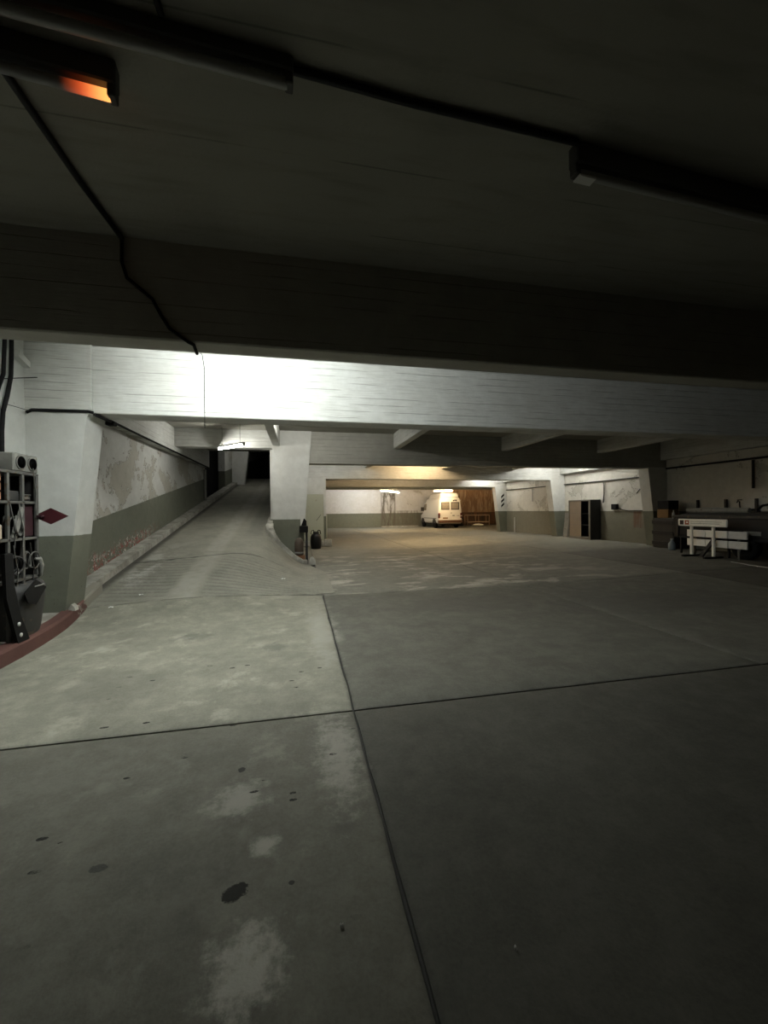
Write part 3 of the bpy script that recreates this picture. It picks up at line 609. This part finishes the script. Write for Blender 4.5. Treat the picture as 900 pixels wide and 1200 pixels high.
coil((-2.99, 5.23, WZ+0.83), 0.09, 0.008, 4.0, 'rack_grey', 'grey wire coil low on the rack beside the red board', 0.1, 8)
pm = empty('machine_part', (-3.02, 4.62, WZ+1.09)); tag(pm, 'pale metal machine part with a round flange on the rack', 'machine part')
MB().cbox(-0.1, 0.08, -0.10, 0.13, 0, 0.16, 0.015).build('base', M['chrome'], pm)
MB().lathe([(0.06, 0), (0.06, 0.1), (0.09, 0.1), (0.09, 0.14), (0.04, 0.14), (0.04, 0.28)], 0, 0.04, 16, Matrix.Translation((0, 0, 0.12))).build('flange', M['mid_grey'], pm)
tag(MB().cbox(-3.20, -3.0, 4.90, 5.10, WZ+1.492, WZ+1.60, 0.01, Matrix.Identity(4)).build('tin_box', M['dark_grey']), 'small dark tin on the upper shelf of the rack', 'tin')
tag(MB().prism([(4.92, WZ+1.10), (5.00, WZ+1.09), (5.12, WZ+1.40), (5.08, WZ+1.43)], 'x', -2.985, -2.965).build('trowel', M['mid_grey']), 'thin grey metal strip leaning inside the rack', 'strip')
def junk_box(x0, x1, y0, y1, z0, z1, mat, label, lid='rack_grey'):
    e = empty('storage_box', ((x0+x1)/2, (y0+y1)/2, z0)); tag(e, label, 'box')
    a, b_, c_ = (x1-x0)/2, (y1-y0)/2, z1-z0
    MB().cbox(-a, a, -b_, b_, 0, c_*0.82, 0.008).build('body', M[mat], e)
    MB().cbox(-a-0.006, a+0.006, -b_-0.004, b_+0.004, c_*0.82, c_, 0.006).build('lid', M[lid], e)
    MB().tube([(a+0.006, -0.04, c_*0.45), (a+0.02, -0.03, c_*0.45), (a+0.02, 0.03, c_*0.45), (a+0.006, 0.04, c_*0.45)], 0.005, 6).build('handle', M['mid_grey'], e)
junk_box(-3.35, -3.03, 5.16, 5.31, WZ+1.092, WZ+1.20, 'cab_dark', 'flat dark box on the rack shelf behind the red sign', 'cab_dark')
junk_box(-3.35, -3.02, 5.15, 5.32, WZ+1.492, WZ+1.57, 'dark_grey', 'low dark tray on the upper rack shelf at the column end')
junk_box(-3.38, -3.06, 4.90, 5.08, WZ+0.652, WZ+0.70, 'cab_dark', 'shallow black tray under the dark cable coil', 'cab_dark')
junk_box(-3.36, -3.03, 4.40, 4.58, WZ+0.652, WZ+0.98, 'dark_grey', 'tall dark box at the near end of the lower rack shelf')
for q, (y_, z_, mt) in enumerate(((4.93, 1.09, 'rack_grey'), (5.06, 1.09, 'mid_grey'), (4.96, 0.65, 'rack_grey'), (5.22, 0.66, 'dark_grey'), (5.28, 1.49, 'rack_grey'))):
    pts = [(-2.955+0.004*q, y_-0.05, WZ+z_+0.37), (-2.95, y_-0.01, WZ+z_+0.20), (-2.955, y_+0.03, WZ+z_+0.10), (-2.96, y_+0.02, WZ+z_-0.10)]
    cable('loose_wire', pts, 0.006, mt, ['grey loose wire hanging at the open rack cell', 'pale loose wire drooping from the middle shelf', 'thin wire hanging down the lower rack cell', 'dark wire dangling below the red sign', 'short wire hanging from the upper rack shelf'][q], 'wire', 6)
# red board with a diamond end
rb = empty('red_sign', (-3.012, 5.345, 1.0)); tag(rb, 'dark red diamond shaped sign sticking out from the rack', 'sign')
MB().cbox(-0.005, 0.012, -0.208, -0.018, 0.25, 0.60, 0.003).build('board', M['wine'], rb)
dm = MB().prism([(-0.02, 0.47), (0.16, 0.565), (0.34, 0.47), (0.16, 0.375)], 'y', 0.03, 0.045).build('diamond_plate', M['dark_red'], rb)
MB().cbox(0.05, 0.10, -0.03, 0.031, 0.455, 0.485, 0.003).build('arm', M['wine'], rb)
# dark plastic tub standing in the rack foot, black diamond plate, leaning board
tb = empty('plastic_tub', (-3.08, 5.18, WZ)); tag(tb, 'dark grey dented plastic tub standing under the rack', 'tub')
rings = []
for (z, sx, sy) in ((0.0, 0.14, 0.20), (0.05, 0.155, 0.22), (0.40, 0.185, 0.27), (0.52, 0.19, 0.28), (0.58, 0.17, 0.24), (0.60, 0.10, 0.16)):
    rings.append([Vector((sx*math.copysign(abs(math.cos(t))**0.6, math.cos(t)), sy*math.copysign(abs(math.sin(t))**0.6, math.sin(t)), z+0.015*math.sin(3*t))) for t in [2*math.pi*q/20 for q in range(20)]])
MB().loft(rings).build('body', M['dark_grey'], tb)
MB().tube([(0.17, -0.16, 0.50), (0.21, -0.08, 0.55), (0.21, 0.08, 0.55), (0.17, 0.16, 0.48)], 0.012, 8).build('handle', M['mid_grey'], tb)
tag(MB().prism([(4.93, 0.66), (5.12, 0.78), (5.30, 0.66), (5.12, 0.50), (4.98, 0.55)], 'x', -2.872, -2.862).build('black_plate', M['black']), 'black diamond shaped plate leaning on the grey tub', 'plate')
tag(MB().tube([(-2.955, 5.27, 0.99), (-2.945, 5.32, 0.985), (-2.945, 5.36, 0.90), (-2.955, 5.37, 0.78)], [0.012, 0.03, 0.03, 0.012], 8).build('rag', M['mid_grey']), 'crumpled grey rag hanging from the rack corner', 'rag')
lb = empty('black_board', (-2.90, 4.80, WZ)); tag(lb, 'black board with pale round studs leaning at the kerb', 'board')
MB().prism([(0.06, 0.0), (0.24, 0.0), (0.10, 0.30), (0.02, 0.60), (0.0, 0.95), (-0.12, 0.95), (-0.10, 0.50)], 'x', -0.02, 0.015).build('board', M['black'], lb)
for (yy, zz) in ((0.07, 0.20), (0.10, 0.08)):
    MB().lathe([(0.022, 0), (0.022, 0.006), (0.012, 0.010)], 0, 0, 12, Matrix.Translation((0.015, yy, zz)) @ Matrix.Rotation(math.pi/2, 4, 'Y')).build('stud', M['white_plastic'], lb)

# ------------------------------------------------------------------ things by the pillar
post = empty('steel_post', (0.17, 11.52, 0.0)); tag(post, 'black steel post with a box head against the pillar', 'post')
MB().cbox(-0.03, 0.03, -0.03, 0.03, 0.0, 0.92, 0.004).build('shaft', M['black_metal'], post)
MB().cbox(-0.20, 0.04, -0.07, 0.05, 0.90, 1.08, 0.01).build('head', M['black'], post)
tag(MB().prism([(0.02, 1.085), (0.17, 1.085), (0.17, 1.22), (0.10, 1.30)], 'y', 11.48, 11.54).build('reflector', M['black']), 'black pointed reflector on top of the post box', 'reflector')
tag(MB().cbox(0.00, 0.09, 11.535, 11.56, 1.09, 1.35, 0.004).build('white_tag', M['white_plastic']), 'small white tag behind the pointed reflector', 'tag')
bd = empty('brown_canister', (-0.04, 11.52, 0.26)); tag(bd, 'brown metal canister between the post and the green pillar base', 'canister')
MB().lathe([(0.10, 0), (0.125, 0.03), (0.125, 0.36), (0.09, 0.45), (0.035, 0.49)], 0, 0, 18).build('body', M['brown_drum'], bd)
MB().lathe([(0.129, 0.05), (0.129, 0.10)], 0, 0, 18).build('band', M['mid_grey'], bd)
tag(MB().cbox(-0.16, 0.12, 11.42, 11.62, 0.12, 0.26, 0.015).build('rusty_block', M['rust']), 'rusty block under the brown canister on the kerb', 'block')
tag(MB().prism([(0.22, 0), (0.42, 0), (0.40, 0.13), (0.33, 0.22), (0.26, 0.20), (0.23, 0.11)], 'y', 11.33, 11.5).build('concrete_stub', M['kerb']), 'small broken concrete stub beside the post', 'stub')
dr = empty('black_drum', (0.60, 16.15, 0.0)); tag(dr, 'black round-bellied drum in front of the pale green panel', 'drum')
MB().lathe([(0.19, 0), (0.20, 0.05), (0.215, 0.15), (0.225, 0.32), (0.21, 0.48), (0.16, 0.58), (0.09, 0.62)], 0, 0, 22).build('body', M['black_metal'], dr)
MB().lathe([(0.10, 0.60), (0.12, 0.63), (0.12, 0.67), (0.05, 0.69)], 0, 0, 16).build('cap', M['dark_grey'], dr)
for s in (-1, 1): MB().tube([(s*0.06, 0, 0.66), (s*0.10, 0, 0.74), (s*0.16, 0, 0.72), (s*0.19, 0, 0.58)], 0.018, 8).build('handle', M['black'], dr)
pg = empty('green_panel', (0.56, 17.12, 0.24)); tag(pg, 'pale green metal door panel leaning on the white pier', 'panel')
MB().cbox(-0.40, 0.40, -0.03, 0.03, 0.0, 1.96, 0.008).build('sheet', M['panel_green'], pg)
for (x0, x1, z0, z1) in ((-0.41, -0.37, 0, 1.96), (0.37, 0.41, 0, 1.96), (-0.41, 0.41, 1.92, 1.965)):
    MB().cbox(x0, x1, -0.04, 0.035, z0, z1, 0.004).build('edge_frame', M['panel_green'], pg)
MB().box(-0.01, 0.01, -0.034, -0.03, 0, 0.32, Matrix.Translation((0.10, 0, 0.85)) @ Matrix.Rotation(0.65, 4, 'Y')).build('scratch', M['rack_grey'], pg)
tag(MB().cbox(0.12, 0.98, 17.0, 17.26, 0.0, 0.235, 0.02).build('plinth', M['kerb']), 'low concrete plinth carrying the pale green panel', 'plinth')
jb = MB().cbox(1.085, 1.13, 17.40, 17.6, 0.35, 1.35, 0.01).build('conduit_box', M['panel_green']); tag(jb, 'narrow pale conduit box on the side of the pier', 'box')

# ------------------------------------------------------------------ cabinet by the right wall
cz = 0.15
cb = empty('metal_cabinet', (12.33, 15.6, cz)); tag(cb, 'dark metal cabinet with a tan sliding door left half open', 'cabinet')
loc_box(-0.25, 0.25, -0.70, -0.68, 0, 1.72, 'side_panel', 'cab_dark', cb); loc_box(-0.25, 0.25, 0.68, 0.70, 0, 1.72, 'side_panel', 'cab_dark', cb)
loc_box(-0.25, 0.25, -0.68, 0.68, 1.69, 1.72, 'top', 'cab_dark', cb); loc_box(-0.25, 0.25, -0.68, 0.68, 0, 0.10, 'plinth', 'cab_frame', cb)
loc_box(0.23, 0.25, -0.68, 0.68, 0.1, 1.69, 'back', 'cab_dark', cb)
for zz in (0.6, 1.1): loc_box(-0.18, 0.23, -0.68, 0.68, zz, zz+0.02, 'shelf', 'cab_dark', cb)
for (a, b_) in ((-0.70, -0.60), (0.66, 0.70)): loc_box(-0.265, -0.25, a, b_, 0, 1.72, 'front_frame', 'cab_frame', cb)
loc_box(-0.265, -0.25, -0.60, 0.66, 1.66, 1.72, 'front_frame', 'cab_frame', cb)
dt = loc_box(-0.245, -0.225, -0.10, 0.66, 0.1, 1.66, 'door', 'cab_tan', cb)
for zz in (0.62, 1.14): MB().cbox(-0.252, -0.246, -0.08, 0.64, zz, zz+0.012, 0.002).build('seam', M['cab_frame'], dt)
tag(MB().box(-0.03, 0.03, -0.16, 0.16, 0, 1.15, Matrix.Translation((12.22, 16.75, rise(12.2, 16.7))) @ Matrix.Rotation(0.13, 4, 'Y')).build('leaning_board', M['mid_grey']), 'grey board leaning on the wall next to the cabinet', 'board')

# ------------------------------------------------------------------ barrier, slats, trailer and boxes on the right
def gz(x, y): return rise(x, y)
ba = empty('barrier', (10.55, 8.85, gz(10.55, 8.85))); tag(ba, 'white road barrier with a printed board on two posts', 'barrier')
bo = MB().cbox(-0.03, 0.03, -0.72, 0.62, 0.83, 1.03, 0.02).build('board', M['white_board'], ba)
for yy in (0.29, -0.31): MB().cbox(0.035, 0.095, yy-0.03, yy+0.03, 0.0, 0.90, 0.006).build('post', M['white_board'], ba)
for yy in (0.29, -0.31): MB().cbox(-0.25, 0.35, yy-0.035, yy+0.035, 0.0, 0.05, 0.006).build('foot', M['black_metal'], ba)
MB().box(-0.0335, -0.0305, 0.44, 0.55, 0.87, 0.99).build('dark_logo', M['logo_dark'], bo)
MB().box(-0.0335, -0.0305, 0.28, 0.40, 0.87, 0.99).build('red_logo', M['logo_red'], bo)
MB().prism([(0.315, 0.915), (0.355, 0.915), (0.37, 0.935), (0.335, 0.965), (0.30, 0.935)], 'x', -0.0355, -0.0336).build('logo_mark', M['white_board'], bo)
MB().box(-0.0325, -0.0305, -0.60, 0.24, 0.955, 0.963).build('print_line', M['ink'], bo)
MB().box(-0.0325, -0.0305, -0.55, 0.24, 0.905, 0.915).build('print_line', M['ink'], bo)
sb = empty('slatted_barrier', (10.80, 8.80, gz(10.8, 8.8))); tag(sb, 'low white slatted barrier behind the printed board', 'barrier')
for zz in (0.28, 0.53):
    MB().cbox(-0.02, 0.02, 0.10, 0.62, zz, zz+0.19, 0.006).build('slat', M['white_board'], sb)
    MB().cbox(-0.02, 0.02, -0.48, 0.09, zz, zz+0.19, 0.006).build('slat', M['white_board'], sb)
    MB().cbox(-0.02, 0.02, -0.95, -0.50, zz, zz+0.19, 0.006).build('slat', M['grey_board'], sb)
for yy in (0.45, -0.72): MB().cbox(0.021, 0.06, yy-0.03, yy+0.03, 0, 0.74, 0.004).build('post', M['rack_grey'], sb)
tag(MB().box(-0.03, 0.03, -0.04, 0.04, 0, 0.66, Matrix.Translation((10.68, 8.93, gz(10.7, 8.9))) @ Matrix.Rotation(0.62, 4, 'X')).build('timber', M['dark_grey']), 'dark timber propped diagonally against the slatted barrier', 'timber')
tr = empty('trailer', (11.7, 8.3, gz(11.7, 8.3))); tag(tr, 'long dark flatbed trailer parked along the shadowed wall', 'trailer')
MB().cbox(-0.68, 0.68, -3.0, 1.75, 0.45, 0.60, 0.02).build('chassis', M['black_metal'], tr)
MB().cbox(-0.70, -0.64, -3.0, 1.75, 0.55, 1.10, 0.015).build('side_board', M['black_metal'], tr)
MB().cbox(0.64, 0.70, -3.0, 1.75, 0.55, 1.20, 0.015).build('side_board', M['black_metal'], tr)
for yy in (-3.0, 1.69): MB().cbox(-0.64, 0.64, yy, yy+0.06, 0.55, 1.12, 0.015).build('end_board', M['black_metal'], tr)
MB().cbox(-0.74, -0.70, -3.0, 1.75, 1.04, 1.12, 0.01).build('rail', M['dark_grey'], tr)
for yy in (-2.6, -1.0, 0.6, 1.6): MB().cbox(-0.735, -0.705, yy-0.04, yy+0.04, 0.5, 1.04, 0.006).build('rib', M['cab_dark'], tr)
for s in (-1, 1):
    for yy in (-1.1, -0.2):
        Mr = Matrix.Translation((s*0.60, yy, 0.31)) @ Matrix.Rotation(math.pi/2, 4, 'Y')
        wh = MB().lathe([(0.18, -0.1), (0.30, -0.1), (0.315, -0.06), (0.315, 0.06), (0.30, 0.1), (0.18, 0.1)], 0, 0, 24, Mr).build('wheel', M['black'], tr)
        MB().lathe([(0.17, -0.08), (0.17, 0.08)], 0, 0, 20, Mr).build('hub', M['dark_grey'], wh)
MB().cbox(-0.725, -0.705, -0.62, -0.22, 0.62, 0.73, 0.006).build('number_plate', M['mid_grey'], tr)
for yy in (1.55, 0.2, -1.2): MB().cbox(-0.66, -0.60, yy-0.02, yy+0.02, 0.0, 0.45, 0.004).build('stand', M['black_metal'], tr)
rl = tag(MB().tube([(11.25, 9.8, 1.33), (11.3, 9.2, 1.33), (11.35, 8.2, 1.33)], [0.07, 0.09, 0.07], 10).build('rolled_tarp', M['mid_grey']), 'grey rolled tarpaulin lying along the trailer top', 'tarpaulin')
for v in rl.data.vertices: v.co.z = 1.16+gz(11.7, 8.5)+0.09+(v.co.z-1.33)
tag(MB().cbox(11.1, 12.3, 7.2, 9.9, 0.60+gz(11.7, 8.5), 1.16+gz(11.7, 8.5), 0.05).build('cargo_case', M['cab_dark']), 'long black case loaded on the trailer', 'case')
bars = ['beside the dark carton', 'in the middle of the shadowed wall', 'closest to the hanging hose']
for i, yy in enumerate((10.59, 9.72, 8.89)):
    e = empty('wall_bar', (12.56, yy, 1.35)); tag(e, 'black upright iron bar on the wall %s' % bars[i], 'bar', 'iron bars on the shadowed wall')
    MB().cbox(-0.035, 0.02, -0.035, 0.035, -0.15, 0.38, 0.004).build('upright', M['black_metal'], e); MB().cbox(0.0, 0.045, -0.07, 0.07, 0.0, 0.05, 0.004).build('bracket', M['black_metal'], e)
ft = empty('tap', (12.54, 9.31, 1.45)); tag(ft, 'small dark water tap on the shadowed wall', 'tap')
MB().tube([(0.05, 0, 0), (0, 0, 0), (-0.02, 0, 0.1), (-0.02, 0, 0.2), (-0.08, 0.0, 0.22), (-0.12, 0.0, 0.17)], 0.018, 8).build('spout', M['black_metal'], ft)
MB().cbox(-0.04, 0.0, -0.06, 0.06, 0.235, 0.26, 0.004).build('valve_handle', M['black_metal'], ft)
cable('hose', [(12.55, 11.0, 1.40), (12.55, 10.4, 1.38), (12.55, 9.9, 1.41), (12.55, 9.3, 1.40), (12.55, 8.86, 1.42), (12.55, 8.74, 1.53), (12.55, 8.5, 1.57), (12.55, 8.2, 1.50)], 0.03, 'black', 'black hose looping along the shadowed wall', 'hose')
cable('white_hose', [(10.35, 7.9, 0.135), (10.3, 7.6, 0.13), (10.2, 7.4, 0.128), (10.2, 7.0, 0.125)], 0.02, 'white_plastic', 'short white hose lying on the floor beside the trailer', 'hose')
cz2 = gz(12.2, 11.3)
wb = empty('dark_crate', (12.18, 11.22, cz2)); tag(wb, 'tall dark crate beside the shadowed column', 'crate')
MB().cbox(-0.32, 0.38, -0.40, 0.40, 0.0, 1.0, 0.02).build('body', M['cab_dark'], wb)
for zz in (0.1, 0.45, 0.80): MB().cbox(-0.345, -0.321, -0.40, 0.40, zz, zz+0.12, 0.004).build('slat', M['black_metal'], wb)
tag(MB().cbox(11.88, 12.3, 11.03, 11.46, cz2+1.0, cz2+1.29, 0.012).build('ochre_carton', M['ochre']), 'ochre cardboard carton under the black box', 'carton')
tag(MB().cbox(11.89, 12.3, 11.02, 11.45, cz2+1.29, cz2+1.58, 0.012).build('black_box', M['black']), 'black box stacked on the ochre carton', 'box')
bt = empty('plastic_jug', (11.55, 10.60, gz(11.5, 10.6))); tag(bt, 'blue grey plastic jug on the floor by the dark crate', 'jug')
MB().lathe([(0.09, 0), (0.10, 0.03), (0.10, 0.20), (0.04, 0.28), (0.035, 0.33)], 0, 0, 16).build('body', M['blue_grey'], bt)
MB().lathe([(0.04, 0.33), (0.04, 0.36)], 0, 0, 12).build('cap', M['white_plastic'], bt)
bw = empty('white_bottle', (11.75, 10.45, gz(11.7, 10.5)+1.08)); bw.location = (12.0, 10.95, cz2+1.0)
tag(bw, 'small white bottle on the dark crate near the carton', 'bottle')
MB().lathe([(0.04, 0), (0.042, 0.02), (0.042, 0.16), (0.015, 0.2), (0.015, 0.26)], 0, 0, 12).build('body', M['white_plastic'], bw)
MB().lathe([(0.018, 0.26), (0.018, 0.285)], 0, 0, 10).build('cap', M['black'], bw)

# ------------------------------------------------------------------ van
VZ = rise(11.4, 30)
van = empty('van', (11.42, 29.5, VZ)); tag(van, 'white high-roofed delivery van parked with its rear doors facing us', 'van')
half = [(0.90, 0.38), (0.97, 0.50), (0.985, 0.95), (0.97, 1.30), (0.86, 2.18), (0.78, 2.38), (0.55, 2.46), (0.0, 2.48)]
def ring(y, ztop, sw=1.0):
    def zz(z): return z if z < 0.95 else 0.95+(z-0.95)*(ztop-0.95)/(2.48-0.95)
    L_ = [Vector((-hw*sw, y, zz(z))) for hw, z in half]; R2 = [Vector((hw*sw, y, zz(z))) for hw, z in half[:-1]][::-1]
    return L_ + R2
st = [(0.0, 2.42, 0.965), (0.05, 2.47, 0.99), (0.2, 2.48, 1), (1.5, 2.48, 1), (3.0, 2.48, 1), (3.35, 2.44, 1), (3.75, 1.95, 0.99), (4.10, 1.40, 0.98), (4.6, 1.15, 0.95), (4.8, 0.98, 0.90)]
MB().loft([ring(*s) for s in st], True, True).build('body', M['van_white'], van)
rings = []
for (y, hw, z0, z1) in ((0.10, 0.72, 2.36, 2.66), (0.18, 0.76, 2.36, 2.76), (1.5, 0.77, 2.36, 2.80), (2.7, 0.76, 2.36, 2.76), (3.3, 0.66, 2.36, 2.46)):
    rings.append([Vector((-hw, y, z0)), Vector((-hw*0.95, y, z1-0.08)), Vector((-hw*0.8, y, z1)), Vector((hw*0.8, y, z1)), Vector((hw*0.95, y, z1-0.08)), Vector((hw, y, z0))])
MB().loft(rings, True, False).build('raised_roof', M['van_white'], van)
MB().box(-0.80, 0.80, -0.006, 0.10, 2.405, 2.43).build('roof_gutter', M['van_trim'], van)
def tilt_y(z): return -0.012
for s in (-1, 1):
    d = MB().prism([(s*0.012, 0.62), (s*0.90, 0.62), (s*0.905, 1.25), (s*0.80, 2.20), (s*0.74, 2.34), (s*0.012, 2.36)], 'y', -0.022, 0.02).build('rear_door', M['van_white'], van)
    fr_ = MB()
    xa, xb = (0.10, 0.70) if s > 0 else (-0.70, -0.10)
    MB().cbox(xa-0.04, xb+0.04, -0.034, -0.018, 1.44, 2.04, 0.006).build('window_seal', M['van_trim'], d)
    MB().cbox(xa+0.02, xb-0.02, -0.042, -0.030, 1.50, 1.98, 0.006).build('window_glass', M['van_glass'], d)
    for zz in (0.85, 2.15): MB().cbox(s*0.86-0.03, s*0.86+0.03, -0.045, -0.02, zz, zz+0.07, 0.006).build('hinge', M['van_white'], d)
    tl = MB().cbox(s*0.90-0.075, s*0.90+0.075, -0.045, 0.06, 0.80, 1.18, 0.012).build('tail_light', M['tail_red'], van)
    MB().cbox(s*0.90-0.07, s*0.90+0.07, -0.052, -0.04, 0.92, 1.02, 0.004).build('reversing_lens', M['chrome'] if s > 0 else M['van_trim'], tl)
    MB().cbox(s*0.55-0.40, s*0.55+0.40, -0.10, 0.05, 0.64, 0.72, 0.02).build('bumper_step', M['van_white'], van)
MB().cbox(0.03, 0.13, -0.045, -0.02, 1.17, 1.22, 0.006).build('door_handle', M['van_trim'], van)
MB().cbox(0.18, 0.36, -0.032, -0.02, 0.96, 1.02, 0.004).build('badge', M['van_trim'], van)
MB().cbox(0.55, 0.75, -0.032, -0.02, 0.96, 1.00, 0.004).build('badge', M['mid_grey'], van)
for i_ in range(3): MB().cbox(0.22+i_*0.115, 0.315+i_*0.115, -0.033, -0.02, 2.10+(0.02 if i_ == 1 else 0), 2.23-(0.02 if i_ == 0 else 0), 0.004).build('door_mark', M['van_trim'], van)
MB().cbox(-0.60, -0.20, -0.04, -0.02, 0.74, 0.85, 0.004).build('number_plate', M['ochre'], van)
MB().cbox(-0.98, 0.98, -0.13, 0.10, 0.42, 0.64, 0.03).build('bumper', M['van_bumper'], van)
MB().cbox(-0.85, 0.85, 0.05, 4.6, 0.28, 0.42, 0.03).build('underbody', M['van_trim'], van)
for s in (-1, 1):
    for yy in (0.95, 3.95):
        Mr = Matrix.Translation((s*0.87, yy, 0.335)) @ Matrix.Rotation(math.pi/2, 4, 'Y')
        wh = MB().lathe([(0.20, -0.11), (0.31, -0.11), (0.335, -0.07), (0.335, 0.07), (0.31, 0.11), (0.20, 0.11)], 0, 0, 24, Mr).build('wheel', M['black'], van)
        MB().lathe([(0.19, -0.10), (0.19, 0.105)], 0, 0, 20, Mr).build('hub', M['mid_grey'], wh)
        arc = [(yy+0.42*math.cos(t), 0.38+0.40*math.sin(t)) for t in [math.pi*q/12 for q in range(13)]]
        MB().prism(arc, 'x', s*0.90, s*0.992).build('wheel_arch', M['van_trim'], van)
    MB().cbox(s*1.00, s*1.20, 3.62, 3.74, 1.38, 1.66, 0.02).build('wing_mirror', M['van_trim'], van)
    MB().prism([(3.05, 1.42), (3.95, 1.42), (3.52, 1.92), (3.10, 1.98)], 'x', s*0.90, s*0.975).build('side_window', M['van_glass'], van)
    MB().cbox(s*0.975, s*1.0, 0.45, 3.55, 0.74, 0.80, 0.008).build('side_rub_strip', M['mid_grey'], van)

# ------------------------------------------------------------------ clutter in the far corner
cf = empty('trolley', (15.0, 32.4, rise(15, 32))); tag(cf, 'rusty steel frame trolley in front of the brown wall', 'trolley')
for x_ in (-1.0, 0, 1.0):
    for y_ in (-0.3, 0.3): MB().tube([(x_, y_, 0), (x_, y_, 0.95)], 0.035, 8).build('leg', M['frame_pink'], cf)
for y_ in (-0.3, 0.3):
    for z_ in (0.35, 0.95): MB().tube([(-1.03, y_, z_), (1.03, y_, z_)], 0.035, 8).build('rail', M['frame_pink'], cf)
MB().cbox(-1.0, 1.0, -0.3, 0.3, 0.36, 0.40, 0.005).build('deck', M['frame_pink'], cf)
sk = empty('cement_sack', (14.55, 31.2, rise(14.5, 31))); tag(sk, 'pale filled sack lying on the floor before the trolley', 'sack')
rings = []
for i in range(9):
    t = i/8; a = math.sin(math.pi*min(1, max(0.0, t)))**0.5 if 0 < t < 1 else 0.15
    rings.append([Vector((-0.45+0.9*t, 0.26*(0.5+0.5*a)*math.cos(q), 0.13+0.13*(0.3+0.7*a)*math.sin(q))) for q in [2*math.pi*n_/14 for n_ in range(14)]])
MB().loft(rings).build('bag', M['white_board'], sk); MB().tube([(0.44, -0.1, 0.13), (0.5, 0, 0.15), (0.44, 0.1, 0.13)], 0.02, 6).build('tie', M['white_board'], sk)
tag(MB().cbox(13.3, 14.1, 33.2, 34.0, rise(13, 33), 0.85, 0.04).build('dark_bin', M['cab_dark']), 'dark bin between the van and the trolley', 'bin')
tag(MB().tube([(12.56, 21.9, 0.12), (12.56, 21.9, 1.0)], 0.03, 8).build('white_pipe', M['white_plastic']), 'short white pipe low on the far wall by the striped column', 'pipe')

# ------------------------------------------------------------------ litter
def scrap(x, y, z, sx, sy, rz, label):
    Mx = Matrix.Translation((x, y, z)) @ Matrix.Rotation(rz, 4, 'Z'); mb = MB()
    vs = []
    for i in range(4):
        for j in range(3): vs.append(Mx @ Vector((sx*(i/3-0.5), sy*(j/2-0.5), 0.004+0.012*abs(math.sin(i*2.1+j*1.3)))))
    mb.add(vs, [(i*3+j, i*3+j+1, (i+1)*3+j+1, (i+1)*3+j) for i in range(3) for j in range(2)])
    mb.add([v-Vector((0, 0, 0.003)) for v in vs], [(i*3+j, (i+1)*3+j, (i+1)*3+j+1, i*3+j+1) for i in range(3) for j in range(2)])
    tag(mb.build('paper_scrap', M['paper'], fix=False), label, 'paper scrap')
scrap(0.13, 1.44, 0.0, 0.012, 0.008, 0.5, 'tiny white scrap beside the dark oil stain')
scrap(0.70, 1.24, 0.0, 0.010, 0.006, 1.1, 'tiny white scrap on the dark bare slab')
scrap(-3.22, 5.55, WZ, 0.10, 0.07, 0.3, 'crumpled white paper on the walkway beside the tub')
scrap(-3.07, 5.40, WZ, 0.13, 0.03, 0.1, 'thin white paper strip on the walkway')
scrap(-2.50, 7.05, ground(-2.5, 7.05)+0.02, 0.06, 0.04, 0.8, 'small white scrap on the ramp grooves by the kerb')
scrap(-2.75, 6.62, ground(-2.75, 6.62)+0.01, 0.06, 0.05, 0.2, 'small white scrap at the lower edge of the ramp')
scrap(-0.35, 8.35, ground(-0.35, 8.35)+0.02, 0.07, 0.05, 0.2, 'small white scrap on the grooves toward the pillar')
rb2 = tag(MB().prism([(-3.09, 0), (-3.0, 0), (-3.01, 0.05), (-3.05, 0.09), (-3.08, 0.04)], 'y', 6.18, 6.27).build('rubble_piece', M['kerb']), 'broken plaster lump at the foot of the tapered column', 'rubble')
for o_ in (rb2,):
    for v in o_.data.vertices: v.co.z += ramp_h(6.2)+0.15
